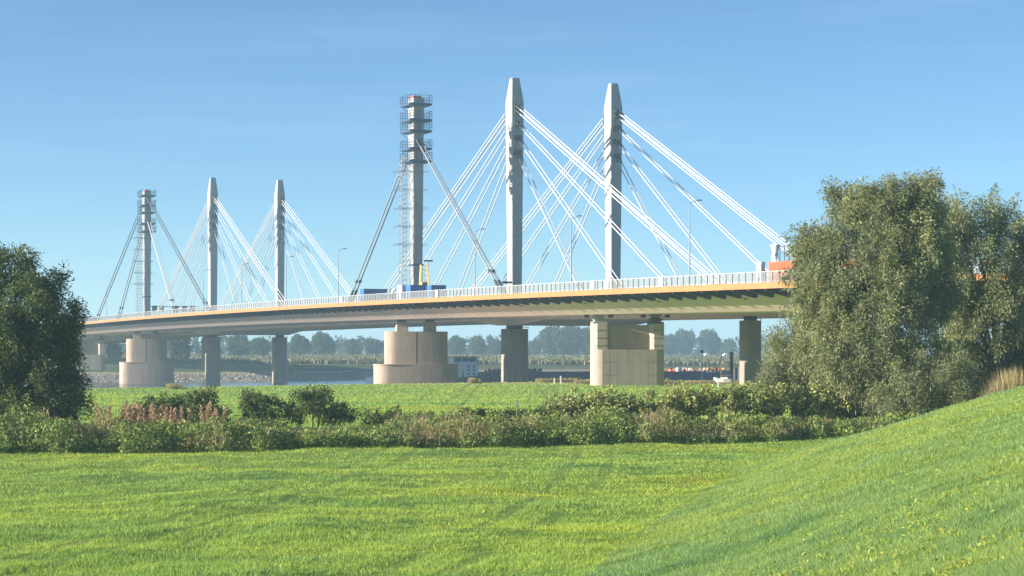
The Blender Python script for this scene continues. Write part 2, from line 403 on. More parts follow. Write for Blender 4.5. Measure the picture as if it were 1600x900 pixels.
MB().loft(sweep([(20.52, -3.36), (20.58, -3.36), (20.58, -3.1), (20.52, -3.1)], S0, -290, 14)).build('drip_strip', M['bracket'], new)

# ---- pylons of the far bridge
def ring(hu, hv, z, c=0.14):
    return [(-hu + c, -hv, z), (hu - c, -hv, z), (hu, -hv + c, z), (hu, hv - c, z), (hu - c, hv, z), (-hu + c, hv, z), (-hu, hv - c, z), (-hu, -hv + c, z)]
def pylon_dims(z):      # half sizes along and across the bridge, z above the deck
    return (np.interp(z, [0, 43.3, 48.6], [1.38, 1.85, 0.72]), np.interp(z, [0, 43.3, 48.6], [1.12, 1.42, 0.88]))
seg_me = []
cuts = [1.3, 8, 14.8, 21.6, 28.4, 33.4, 38.4, 43.3, 46.6, 48.6]
for z0, z1 in zip(cuts[:-1], cuts[1:]):
    zs = [z0 + 0.03, z1 - 0.03] if z1 < 48 else [z0 + 0.03, z1]
    rings_ = [ring(*pylon_dims(z), z) for z in zs]
    core = [ring(pylon_dims(z)[0] - .05, pylon_dims(z)[1] - .05, z) for z in (z1 - 0.03, z1 + 0.03)]
    mb = MB().loft(rings_)
    if z1 < 48: mb.loft(core)
    seg_me.append(mb.mesh('shaft_segment'))
base_me = MB().box(-1.9, 1.9, -1.6, 1.6, 0.2, 1.3).mesh('plinth')
# pairs of cables: height on the pylon, distance along the deck
FAN = [(42.9, 99.0), (41.9, 96.0), (39.4, 78.5), (36.4, 57.5), (33.3, 37.5)]
def cable_pair_objects(parent, s_p, t_p, zp, ds, mat, r, half, sock=5.0, clamp=False, zlift=0.25):
    z_low = zd(s_p + ds) - zd(s_p) + zlift
    sg = 1 if ds > 0 else -1
    for q in (-half, half):
        p1 = Vector((sg * 1.0, q, zp)); p0 = Vector((ds, q, z_low)); dr = (p1 - p0).normalized()
        c = MB().tube(p0 + dr * sock, p1, r, 8).build('stay_cable', mat, parent, 50)
        MB().tube(p0, p0 + dr * (sock + 0.05), r * 1.75, 8).build('cable_socket', M['socket'], c, 50)
        MB().tube(p1 - dr * 3.4, p1 - dr * 0.2, r * 1.6, 8).build('cable_collar', M['socket'], c, 50)
        if clamp:
            MB().tube(p0 + dr * (sock + 3), p0 + dr * (sock + 3.7), r * 1.9, 8).build('clamp', M['socket'], c, 50)
def new_pylon(s_p, t_p, label):
    e = at_deck('bridge_pylon', s_p, t_p, label, 'pylon', 'finished concrete pylons of the far bridge')
    for me_ in seg_me: link('shaft_segment', me_, M['conc_new'], e)
    link('plinth', base_me, M['white_box'], e)
    for zp, ds in FAN:
        for sg in (-1, 1):
            cable_pair_objects(e, s_p, t_p, zp, sg * ds, M['cable'], 0.12, 0.47)
            hu = float(pylon_dims(zp)[0])
            for q in (-0.47, 0.47):
                MB().box(min(sg * hu * 0.97, sg * (hu + 0.35)), max(sg * hu * 0.97, sg * (hu + 0.35)), q - 0.33, q + 0.33, zp - 1.25, zp - 0.15).build('anchor_box', M['socket'], e)
    return e
new_pylon(0, TN, 'tallest pale concrete pylon, nearest of the finished ones, right of the scaffolded pylon')
new_pylon(0, TF, 'pale concrete pylon farthest right, its plinth standing behind the railing')
new_pylon(-270, TN, 'distant pale concrete pylon, the middle one of the three across the river')
new_pylon(-270, TF, 'distant pale concrete pylon, rightmost of the three across the river')

# ---- scaffolded pylons of the near bridge
def old_dims(z): return (np.interp(z, [0, 43.2], [1.15, 1.75]), np.interp(z, [0, 43.2], [1.0, 1.22]))
def old_pylon(s_p, label, cables):
    e = at_deck('bridge_pylon', s_p, 0, label, 'pylon', 'scaffolded pylons of the near bridge')
    zz_ = [0, 7, 14, 21, 27, 32, 36.5, 40, 43.2]
    for z0, z1 in zip(zz_[:-1], zz_[1:]):
        MB().loft([ring(*old_dims(z0), z0 + 0.02), ring(*old_dims(z1), z1 - 0.02)]).build('shaft_segment', M['conc_new'], e)
    MB().box(-1.3, 0.9, -0.9, 0.9, 43.2, 43.75).build('cap', M['red'], e)
    for zp in (42.0, 38.7, 36.4, 32.7, 30.1):
        hu, hv = 3.1, 2.45; iu, iv = [float(x) + 0.12 for x in old_dims(zp)]
        pl = MB()
        pl.box(-hu, hu, -hv, -iv, zp - 0.45, zp); pl.box(-hu, hu, iv, hv, zp - 0.45, zp)
        pl.box(-hu, -iu, -iv, iv, zp - 0.45, zp); pl.box(iu, hu, -iv, iv, zp - 0.45, zp)
        pf = pl.build('work_platform', M['scaf_blue'], e)
        for h in (0.55, 1.1, 1.65):
            g = MB()
            for a, b in (((-hu, -hv), (hu, -hv)), ((hu, -hv), (hu, hv)), ((hu, hv), (-hu, hv)), ((-hu, hv), (-hu, -hv))):
                g.tube((*a, zp + h), (*b, zp + h), 0.05, 4)
            g.build('guard_rail', M['scaf_blue'], pf)
        for px_, py_ in [(-hu, -hv), (0, -hv), (hu, -hv), (hu, 0), (hu, hv), (0, hv), (-hu, hv), (-hu, 0), (-1.6, -hv), (1.6, -hv), (-1.6, hv), (1.6, hv)]:
            MB().box(px_ - .05, px_ + .05, py_ - .05, py_ + .05, zp, zp + 1.75).build('guard_post', M['scaf_blue'], pf)
        for sx in (-1, 1):
            MB().tube((sx * 2.4, -hv + .1, zp - 0.3), (sx * iu, -iv, zp - 1.5), 0.06, 4).build('support_strut', M['scaf_blue'], pf)
    # ties round the shaft
    for zp in (27.6, 23.8, 19.9, 16.1, 12.3):
        iu, iv = [float(x) + 0.1 for x in old_dims(zp)]
        g = MB()
        for dz in (0, 0.28):
            for y in (-iv, iv): g.tube((-2.0, y, zp + dz), (2.0, y, zp + dz), 0.05, 4)
            for x in (-iu, iu): g.tube((x, -4.6, zp + dz), (x, iv + 0.9, zp + dz), 0.05, 4)
        g.build('scaffold_tie', M['scaf_grey'], e)
    iu, iv = [float(x) + 0.14 for x in old_dims(8)]
    MB().box(-iu, iu, -iv, iv, 8.0, 8.4).build('clamp_band', M['scaf_blue'], e)
    # stair tower on the side towards the meadow
    st = MB(); x0, x1, y0, y1 = -1.1, 1.1, -3.4, -1.75
    for x in (x0, x1):
        for y in (y0, y1): st.tube((x, y, 0), (x, y, 31), 0.055, 4)
    tower = st.build('stair_tower', M['scaf_grey'], e)
    lv = MB(); fl = MB()
    for i, z in enumerate(np.arange(1.0, 31, 1.0)):
        for a, b in (((x0, y0), (x1, y0)), ((x1, y0), (x1, y1)), ((x1, y1), (x0, y1)), ((x0, y1), (x0, y0))):
            lv.tube((*a, z), (*b, z), 0.04, 4)
        if i % 2 == 0:
            lv.tube((x0, y0, z), (x1, y0, z + 2), 0.04, 4); lv.tube((x0, y0, z + 2), (x0, y1, z), 0.04, 4)
            a, b = (x0, x1) if i % 4 == 0 else (x1, x0)
            fl.tube((a, y0 + .3, z), (b, y0 + .3, z + 2), .05, 4); fl.tube((a, y0 + .9, z), (b, y0 + .9, z + 2), .05, 4)
    tag(lv.build('ledgers', M['scaf_grey'], tower), kind='stuff'); tag(fl.build('stair_flights', M['scaf_grey'], tower), kind='stuff')
    for zp, ds, mat in cables:
        cable_pair_objects(e, s_p, 0, zp, ds, M[mat], 0.17, 0.42, 6.0, True)
    return e
old_pylon(0, 'near pylon wrapped in blue work platforms and a stair tower, without its outer stays', [(34.8, 51, 'cable_grey'), (34.8, -47, 'cable_grey')])
old_pylon(-270, 'distant scaffolded pylon across the river, leftmost pylon of all', [(35.0, 45, 'cable'), (35.0, -50, 'cable_grey'), (41.4, 91, 'cable_dark'), (41.4, -94, 'cable_dark')])

# ---- piers
def stadium(L, W, z, n=10):
    """plan with rounded ends, long axis across the bridge (local y)"""
    r = W / 2; h = L / 2 - r; out = []
    for i in range(n + 1):
        a = math.pi + math.pi * i / n; out.append((r * math.cos(a), -h + r * math.sin(a), z))
    for i in range(n + 1):
        a = math.pi * i / n; out.append((r * math.cos(a), h + r * math.sin(a), z))
    return out
def lift(o, ds=0, dt=0, dz=0): o.location = (ds, dt, dz); return o
def pier_two_column(s_p, zbase, label):
    e = empty('bridge_pier', B(s_p, 0, 0), ANG - math.radians(14), label, 'pier', 'stepped oval piers of the near bridge')
    ztop = zd(s_p) - 3.3
    zm = -3.4
    if s_p < -100: zm = -4.6
    zu = ztop - 2.5
    MB().loft([stadium(17.9, 6.2, zbase), stadium(17.9, 6.2, zm)]).build('footing', M['conc_old'], e, 40)
    MB().loft([stadium(18.2, 6.5, zm), stadium(18.2, 6.5, zm + 0.22)]).build('ledge', M['conc_old'], e, 40)
    # upper wall in two halves with an open joint between them
    up = stadium(13.4, 4.8, 0)
    for sgn in (-1, 1):
        pts = [(x, y) for x, y, z in up if y * sgn > 0]
        pts = pts + [(pts[-1][0], 0.14 * sgn), (pts[0][0], 0.14 * sgn)]
        if sgn < 0: pts = pts
        MB().loft([[(x, y, zm + 0.2) for x, y in pts], [(x, y, zu) for x, y in pts]]).build('wall_block', M['conc_old'], e, 40)
    MB().box(-2.2, 2.2, -0.2, 0.2, zm + 0.2, zu - 0.1).build('joint_filler', M['dark'], e)
    for y in (-3.0, 2.9):
        lift(MB().loft([ring(1.5, 1.25, zu, 0.1), ring(1.4, 1.2, ztop - 0.45, 0.1)]).build('column', M['conc_cast'], e), 0, y)
        MB().box(-1.0, 1.0, y - 0.9, y + 0.9, ztop - 0.45, ztop + 0.02).build('bearing', M['dark'], e)
    MB().box(-0.12, 0.12, -0.5, 0.5, 0, 1.6).build('door', M['dark'], e).location = (-1.5, -6.2, zm + 0.25)
    return e
pier_two_column(0, -13.5, 'stepped oval brown concrete pier with two short columns, under the scaffolded pylon')
pier_two_column(-270, -13.5, 'distant stepped oval concrete pier standing in the river at the left')
def pier_portal(s_p, zbase, label, zb=-0.1):
    e = empty('bridge_pier', B(s_p, 0, 0), ANG - math.radians(14), label, 'pier', 'jack-topped piers of the near bridge')
    ztop = zd(s_p) - 3.3; zp = ztop - 1.5
    # cast base with formwork panel joints
    MB().loft([stadium(12.2, 3.6, zbase), stadium(12.2, 3.6, zb)]).build('footing', M['conc_cast'], e, 40)
    for y in np.arange(-3.9, 4.0, 1.3):
        for z0, z1 in ((zbase, zb - 4.2), (zb - 4.15, zb - 2.1), (zb - 2.05, zb - 0.02)):
            MB().box(1.74, 1.87, y - 0.615, y + 0.615, z0 + 0.03, z1 - 0.03).build('cast_panel', M['conc_cast'], e)
    MB().box(-0.8, 0.8, -3.6, 3.6, zb, zp - 0.2).build('recessed_wall', M['conc_old'], e)
    for y in (-4.7, 4.7):
        pts = [(1.5, y + 1.15), (-1.5, y + 1.15), (-1.5, y - 0.5), (-1.1, y - 1.05), (-.5, y - 1.3), (0.5, y - 1.3), (1.1, y - 1.05), (1.5, y - 0.5)]
        c = MB().loft([[(a, b, zb) for a, b in pts], [(a, b, zp) for a, b in pts]]).build('column', M['conc_cast'], e)
        for z in np.arange(zb + 0.6, zp, 1.25):
            for q in (-0.45, 0.15, 0.75):
                MB().box(1.49, 1.54, y + q - 0.09, y + q + 0.09, z - 0.09, z + 0.09).build('tie_hole', M['dark'], c)
        j = MB()
        for i, (hw, h) in enumerate(((1.15, .35), (0.8, .3), (1.0, .3), (0.65, .25), (0.85, .3))):
            z = zp + 0.3 * i; j.box(-hw, hw, y - hw, y + hw, z, z + h - 0.03)
        j.build('jack_stack', M['scaf_grey'] if y < 0 else M['bracket'], e)
        for q in (-2.0, 2.0):
            MB().box(-.4, .4, y + q - 0.35, y + q + 0.35, ztop - 0.5, ztop - 0.01).build('jack_bracket', M['dark'], e)
    return e
pier_portal(103.7, -7.2, 'cast concrete pier with two jack-topped pillars and a recessed wall between them')
pier_portal(-375, -9.2, 'hazy grey pier on the far bank, half behind the left tree', -2.2)
def column_plan(hu, hv, flat, z):
    pts = [(-flat, -hv), (flat, -hv)]
    for i in range(1, 8):
        a = -math.pi / 2 + math.pi * i / 8
        pts.append((flat + (hu - flat) * math.cos(a), hv * math.sin(a)))
    pts += [(flat, hv), (-flat, hv)]
    for i in range(1, 8):
        a = math.pi / 2 + math.pi * i / 8
        pts.append((-flat + (hu - flat) * math.cos(a), hv * math.sin(a)))
    return [(x, y, z) for x, y in pts]
def column_pier(s_p, t_p, hu, hv, zbase, label):
    e = empty('bridge_column', B(s_p, t_p, 0), ANG, label, 'column', 'round columns of the far bridge')
    dz = -4.4 if s_p in (0, -270) else -3.4
    ztop = zd(s_p) + dz; zt = ztop - 0.75
    zc_ = np.linspace(zbase, zt, 5)
    for a, b in zip(zc_[:-1], zc_[1:]):
        MB().loft([column_plan(hu, hv, 0.6, a), column_plan(hu, hv, 0.6, b - 0.025)]).build('drum', M['conc_col'], e, 35)
    MB().loft([column_plan(hu - .05, hv - .05, 0.6, zbase), column_plan(hu - .05, hv - .05, 0.6, zt - 0.03)]).build('core', M['conc_col'], e, 35)
    MB().box(-hu * .55, hu * .55, -hv * .45, hv * .45, zt, ztop + 0.05).build('bearing', M['dark'], e)
    g = MB()
    for y0, y1 in ((-hv * .95, -hv * .45), (hv * .45, hv * .95)):
        g.tube((hu * .5, y0, zt + .35), (hu * .5, y1, zt + .35), 0.07, 5)
        for y in (y0, y1): g.tube((hu * .5, y, zt), (hu * .5, y, zt + .35), 0.06, 5)
    g.build('inspection_rail', M['dark'], e)
    return e
column_pier(0, TN, 2.9, 2.75, -13, 'stout grey concrete column under the tallest pale pylon')
column_pier(0, TF, 2.9, 2.75, -13, 'grey concrete column of the far bridge behind the jack-topped pier')
column_pier(104.4, TN, 1.8, 1.62, -8, 'slimmer grey concrete column beside the right willow, sunlit strip on its edge')
column_pier(-270, TN, 2.6, 2.5, -13.4, 'distant grey column standing in the river, second support from the left tree')
column_pier(-270, TF, 2.6, 2.5, -13.4, 'distant grey column at the water edge, left of the stepped brown pier')
column_pier(-375, TF, 2.2, 2.0, -9.5, 'far-bank column edge peeping out left of the distant river column')

# ---- things on the decks
def lamp_post(s_p, label):
    e = at_deck('street_lamp', s_p, 0, label, 'lamp', 'lamp posts along the middle of the near bridge')
    MB().tube((0, 0, 0), (0, 0, 13.6), 0.13, 8, 0.07).build('pole', M['galv'], e, 50)
    MB().tube((0, 0, 13.55), (0.2, 1.3, 14.05), 0.06, 6).build('arm', M['galv'], e)
    MB().loft([ring(0.16, 0.45, 0, 0.05), ring(0.10, 0.38, 0.16, 0.05)]).build('lamp_head', M['socket'], e).location = (0.25, 1.55, 13.98)
lamps = {126: 'lamp post rising right of the farthest-right pylon', 81: 'lamp post between the two tallest pale pylons',
         34.5: 'lamp post between the near scaffolded pylon and the tallest pylon', -55: 'lamp post left of the near scaffolded pylon',
         -100: 'lamp post in front of the rightmost distant pylon', -145: 'thin lamp post between the two pale distant pylons',
         -190: 'thin lamp post just left of the middle distant pylon', -340: 'faint lamp post left of the distant scaffolded pylon'}
for s_p, lb in lamps.items(): lamp_post(s_p, lb)
def container(name, s_p, t_p, lu, lv, h, mat, label, cat, doors=True):
    e = at_deck(name, s_p, t_p, label, cat, dz=0.03)
    MB().box(-lu / 2, lu / 2, -lv / 2, lv / 2, 0.12, h).build('body', mat, e)
    rb = MB()
    for x in np.arange(-lu / 2 + 0.2, lu / 2 - 0.1, 0.45): rb.box(x, x + 0.2, -lv / 2 - 0.04, -lv / 2 + 0.01, 0.25, h - 0.15)
    for y in np.arange(-lv / 2 + 0.2, lv / 2 - 0.1, 0.45): rb.box(lu / 2 - 0.01, lu / 2 + 0.04, y, y + 0.2, 0.25, h - 0.15)
    rb.build('corrugation', mat, e)
    MB().box(-lu / 2 - 0.05, lu / 2 + 0.06, -lv / 2 - 0.06, lv / 2 + 0.06, h, h + 0.1).build('roof_frame', mat, e)
    for x in (-lu / 2 + .1, lu / 2 - .1):
        for y in (-lv / 2 + .1, lv / 2 - .1): MB().box(x - .1, x + .1, y - .1, y + .1, 0, 0.12).build('foot', M['dark'], e)
    return e
container('site_container', 28, -12, 2.4, 2.4, 2.9, M['white_box'], 'small white site cabin at the foot of the near scaffolded pylon', 'container')
container('site_container', 33, -11.6, 2.6, 3.2, 2.9, M['blue_box'], 'blue site container in front of the yellow machine', 'container')
container('site_container', 36.2, -8.6, 2.6, 3.0, 2.8, M['blue_box'], 'dark blue site container right of the yellow machine', 'container')
container('site_container', 8, -12, 2.6, 5.0, 2.7, M['blue_box'], 'lone blue site container left of the near scaffolded pylon', 'container')
container('site_container', -322, -10, 2.6, 5.0, 2.6, M['blue_box'], 'distant blue site container left of the distant scaffolded pylon', 'container')
container('site_container', 180, -12.5, 6.0, 4.6, 2.6, M['redorange'], 'red-orange site container behind the railing at the willow', 'container')
container('site_cabin', 174.0, -14.3, 1.3, 0.55, 2.7, M['white_box'], 'narrow white site cabin left of the red-orange container', 'cabin')
container('site_container', 197, -12.5, 10.0, 3.0, 2.6, M['redorange'], 'red-orange site container mostly hidden by the willow crown', 'container')
# hopper on legs above the red container
e = at_deck('hopper', 167, -8.2, 'white funnel-shaped hopper on legs above the red-orange container', 'hopper')
def circ(r, z, n=10): return [(r * math.cos(2 * math.pi * i / n), r * math.sin(2 * math.pi * i / n), z) for i in range(n)]
MB().loft([circ(0.22, 3.5), circ(0.3, 4.2), circ(0.62, 5.3), circ(0.62, 5.45)]).build('funnel', M['white_box'], e, 40)
for x, y in ((-.5, -.5), (.5, -.5), (.5, .5), (-.5, .5)): MB().tube((x, y, 0), (x * .5, y * .5, 4.3), 0.07, 5).build('leg', M['white_box'], e)
g = MB()
for z in (3.2, 4.3, 5.2): g.tube((0.5, 0.3, z), (3.2, 0.3, z), 0.06, 4)
for x in (0.7, 1.9, 3.1): g.tube((x, 0.3, 0), (x, 0.3, 5.3), 0.06, 4)
g.build('side_frame', M['socket'], e)
# yellow machine at the pylon foot
e = at_deck('piling_machine', 22, -6.0, 'yellow machine with a short lattice mast at the near scaffolded pylon foot', 'machine')
for y in (-1.3, 1.3):
    MB().loft([[(x, y - .35, z) for x, z in ((-2.2, .35), (-1.9, 0.03), (1.9, .03), (2.2, .35), (1.9, .85), (-1.9, .85))], [(x, y + .35, z) for x, z in ((-2.2, .35), (-1.9, 0.03), (1.9, .03), (2.2, .35), (1.9, .85), (-1.9, .85))]]).build('track', M['dark'], e)
MB().box(-2.4, 2.0, -1.4, 1.4, 0.9, 2.5).build('house', M['yellow'], e)
c = MB().loft([ring(0.8, 0.7, 2.5, .1), ring(0.65, 0.6, 3.9, .1)]).build('cab', M['yellow'], e); c.location = (1.2, -0.6, 0)
MB().box(0.62, 0.74, -0.45, 0.45, 2.8, 3.6).build('window', M['glassd'], c)
MB().box(-2.3, -1.0, -1.3, 1.3, 2.5, 3.3).build('engine_cover', M['yellow'], e)
ms = MB()
for x, y in ((-.45, -.9), (.45, -.9), (.45, .9), (-.45, .9)): ms.tube((x, y, 2.5), (x * .6, y * .75, 7.4), 0.11, 5)
for i, z in enumerate((3.4, 4.4, 5.4, 6.4, 7.3)):
    for y in (-.8, .8):
        ms.tube((-.4, y, z), (.4, y, z), .06, 4)
    ms.tube((0, -.8, z), (0, .8, z), .06, 4); ms.tube((0, -.8, z - .9), (0, .8, z), .05, 4)
ms.build('lattice_mast', M['yellow'], e)
# lattice boom lying on the deck
e = at_deck('crane_boom', 18, -9.5, 'grey lattice crane boom lying left of the yellow machine', 'crane boom', dz=0.03)
bm_ = MB(); A = Vector((1, -2.0, 2.2)); Bp = Vector((-11.5, 1.0, 1.0))
dirb = (Bp - A).normalized(); side = dirb.cross(Vector((0, 0, 1))).normalized()
corners = [side * .5 + Vector((0, 0, .5)), side * -.5 + Vector((0, 0, .5)), side * -.5 + Vector((0, 0, -.5)), side * .5 + Vector((0, 0, -.5))]
for c in corners: bm_.tube(A + c, Bp + c * .6, .08, 5)
for i in range(13):
    p0 = A + (Bp - A) * (i / 13); p1 = A + (Bp - A) * ((i + 1) / 13)
    for a, b in ((0, 1), (1, 2), (2, 3), (3, 0)): bm_.tube(p0 + corners[a] * .95, p1 + corners[b] * .95, .05, 4)
bm_.build('lattice', M['scaf_grey'], e)
for f in (0.1, 0.85):
    p_ = A + (Bp - A) * f
    MB().box(p_.x - .4, p_.x + .4, p_.y - .6, p_.y + .6, 0, p_.z - .45).build('trestle', M['dark'], e)
# work light mast
e = at_deck('work_light', 16, -3, 'work light mast with a flat dark lamp bar left of the near scaffolded pylon', 'work light')
MB().tube((0, 0, 0), (0, 0, 8.3), 0.06, 6).build('pole', M['scaf_grey'], e)
MB().box(-.25, .25, -.9, .9, 8.3, 8.6).build('lamp_bar', M['dark'], e)
# small floodlight trailer by the railing
e = at_deck('floodlight', 66, -6, 'small dark floodlight behind the railing between scaffolded and tallest pylon', 'floodlight')
MB().tube((0, 0, 0), (0, 0, 2.6), 0.05, 6).build('pole', M['scaf_grey'], e); MB().box(-.4, .4, -.9, .9, 2.6, 2.95).build('lamp_head', M['dark'], e)
# sign gantry far across the river
e = at_deck('sign_gantry', -370, TN - 0.3, 'distant sign gantry with dark panels spanning the far deck', 'sign gantry', dz=0.3)
for y in (0, 21): MB().box(-.25, .25, y - .25, y + .25, 0, 7.9).build('post', M['scaf_grey'], e)
MB().box(-.2, .2, 0.25, 20.75, 7.4, 7.7).build('beam', M['scaf_grey'], e); MB().box(-.2, .2, 0.25, 20.75, 6.0, 6.2).build('beam', M['scaf_grey'], e)
for y in (2.0, 4.6, 10.5, 13.6, 16.6): MB().box(.22, .4, y - .95, y + .95, 5.6, 7.9).build('sign_panel', M['bracket'], e)

# ---------------------------------------------------------------- river craft and far bank
BA = math.atan2(CV.y, CV.x)
e = empty('cargo_barge', (-40, 575, WATER), BA, 'long dark navy cargo barge lying on the river behind the piers', 'barge')
L_ = 115.0
def hullring(x, hw, z0, z1): return [(x, -hw, z1), (x, -hw * .93, z0), (x, hw * .93, z0), (x, hw, z1)]
MB().loft([hullring(0, 4.2, -.5, 3.6), hullring(4, 5.6, -1, 3.4), hullring(24, 5.7, -1, 3.3), hullring(33, 5.7, -1, 4.2), hullring(100, 5.7, -1, 4.2), hullring(110, 4.6, -1, 4.6), hullring(L_, 0.9, -.4, 5.2)]).build('hull', M['hull'], e)
MB().box(33.5, 104, -4.9, 4.9, 4.2, 4.9).build('hold_coaming', M['hull'], e)
MB().box(4, 26, -4.6, 4.6, 3.35, 5.6).build('accommodation', M['white_box'], e)
blk = MB().box(26.6, 31, -4.4, 4.4, 3.3, 7.2).build('deckhouse', M['white_box'], e)
MB().box(27, 31.04, -4.44, -4.3, 1.2, 3.2).build('white_side_plate', M['white_box'], e)
for z in (4.2, 5.3, 6.3):
    for x in (27.6, 29.3): MB().box(x, x + 0.8, -4.46, -4.38, z, z + .5).build('window', M['glassd'], blk)
wh = MB().loft([[(24.0, -3.6, 7.2), (30.6, -3.6, 7.2), (30.6, 3.6, 7.2), (24.0, 3.6, 7.2)], [(23.4, -3.9, 9.2), (31.2, -3.9, 9.2), (31.2, 3.9, 9.2), (23.4, 3.9, 9.2)]]).build('wheelhouse', M['white_box'], e)
for x in (24.1, 26.3, 28.5): MB().box(x, x + 1.8, -3.93, -3.74, 7.95, 8.95).build('window', M['glassd'], wh)
MB().box(23.1, 31.6, -4.2, 4.2, 9.2, 9.42).build('roof', M['red'], wh)
MB().tube((29, 0, 9.4), (29, 0, 12.5), .07, 5).build('mast', M['white_box'], e)
for x in np.arange(0.3, 4.0, 0.9): MB().box(x, x + .08, -4.9, -4.8, 3.4, 4.7).build('stern_rail_post', M['white_box'], e)
MB().box(0, 4, -4.92, -4.8, 4.6, 4.72).build('stern_rail', M['white_box'], e)
def heap(name, x0, x1, n, mats, label, zs=4.9, hmax=1.1):
    mbs = {k: MB() for k in mats}
    r = random.Random(x0)
    for i in range(n):
        x = r.uniform(x0, x1); y = r.uniform(-4.3, 3.5); a = r.uniform(.5, 1.7); b = r.uniform(.4, 1.3); h = r.uniform(.4, hmax)
        k = r.choice(mats); rot = r.uniform(0, 3)
        c, s_ = math.cos(rot), math.sin(rot)
        base = [(-a, -b), (a, -b), (a, b), (-a, b)]
        mbs[k].loft([[(x + (p * c - q * s_) * f, y + (p * s_ + q * c) * f * .7, z) for p, q in base] for z, f in ((zs, .55), (zs + h, .4))])
    e2 = empty(name, (-40, 575, WATER), BA, label, 'cargo')
    for k, mb in mbs.items():
        if mb.v: tag(mb.build('cargo_pieces', M[k], e2), kind='stuff')
heap('deck_cargo', 93, 111, 46, ['yellow', 'yellow', 'redorange', 'dark', 'white_box'], 'row of small yellow and orange goods along the barge top at right')
heap('scrap_load', 35, 52, 60, ['dark', 'rock', 'hull'], 'dark rough load heaped in the barge hold beside the wheelhouse')
# sailing boat
D_ = 348.0
e = empty('sailing_boat', (wx(1131, D_), D_, float(ground_z(wx(1131, D_), D_))), math.radians(-8), 'small white sailing boat with bare mast, left of the slim column', 'boat')
hl = []
for x, hw, z0, z1 in ((-1.75, .1, .75, 1.15), (-1.2, .45, .3, 1.02), (0, .68, .15, .9), (1.2, .6, .2, .85), (1.8, .45, .35, .85)):
    hl.append([(x, -hw, z1), (x, -hw * .35, z0), (x, hw * .35, z0), (x, hw, z1)])
MB().loft(hl).build('hull', M['white_box'], e)
MB().loft([[(-.7, -.35, .85), (.7, -.35, .85), (.7, .35, .85), (-.7, .35, .85)], [(-.45, -.28, 1.15), (.6, -.28, 1.15), (.6, .28, 1.15), (-.45, .28, 1.15)]]).build('cabin', M['white_box'], e)
MB().tube((-.45, 0, 1.0), (-.45, 0, 4.7), .07, 6).build('mast', M['wood'], e)
MB().tube((-.45, 0, 1.5), (1.3, 0, 1.45), .05, 6).build('boom', M['wood'], e)
MB().box(-.9, .9, -.3, .3, -.1, .28).build('cradle', M['dark'], e)
# slipway ledge that carries the boat
# poles and piles
for px_, y0, y1, r, nm, lb, D_ in ((1143, 550, 606, 0.36, 'mooring_pile', 'thick dark mooring pile left of the slim column', 400.0), (1150.5, 574, 606, 0.26, 'mooring_pile', 'short dark mooring pile between thick pile and slim column', 402.0)):
    zt = (545 - y0) / FPX * D_
    e = empty(nm, (wx(px_, D_), D_, WATER - 1), 0, lb, 'pile', 'mooring piles')
    MB().tube((0, 0, 0), (0, 0, zt - WATER + .6), r, 12).build('shaft', M['bracket'], e, 40)
    MB().tube((0, 0, zt - WATER + .6), (0, 0, zt - WATER + 1.0), r * 1.06, 12).build('cap', M['dark'], e, 40)
D_ = 395.0
e = empty('signal_pole', (wx(1097, D_), D_, WATER - 1), 0, 'thin signal pole with a dark head before the barge', 'pole')
MB().tube((0, 0, 0), (0, 0, 11.9), .09, 6).build('pole', M['scaf_grey'], e); MB().box(-.25, .25, -.2, .2, 11.8, 12.4).build('signal_head', M['dark'], e)
# two white tents on the far bank
for px_, lb in ((1103.5, 'small white tent on the far bank, the left of two'), (1133.5, 'small white tent on the far bank, the right of two')):
    D_ = 1500.0; z = float(ground_z(wx(px_, D_), D_))
    e = empty('tent', (wx(px_, D_), D_, z), 0.4, lb, 'tent', 'white tents on the far bank'); e.scale = (.75, .75, .6)
    MB().loft([[(-2.2, -2.2, 0), (2.2, -2.2, 0), (2.2, 2.2, 0), (-2.2, 2.2, 0)], [(-2.2, -2.2, 1.9), (2.2, -2.2, 1.9), (2.2, 2.2, 1.9), (-2.2, 2.2, 1.9)]]).build('tent_wall', M['white_box'], e)
    MB().loft([[(-2.5, -2.5, 1.9), (2.5, -2.5, 1.9), (2.5, 2.5, 1.9), (-2.5, 2.5, 1.9)], [(-.1, -.1, 4.4), (.1, -.1, 4.4), (.1, .1, 4.4), (-.1, .1, 4.4)]]).build('tent_roof', M['white_box'], e)

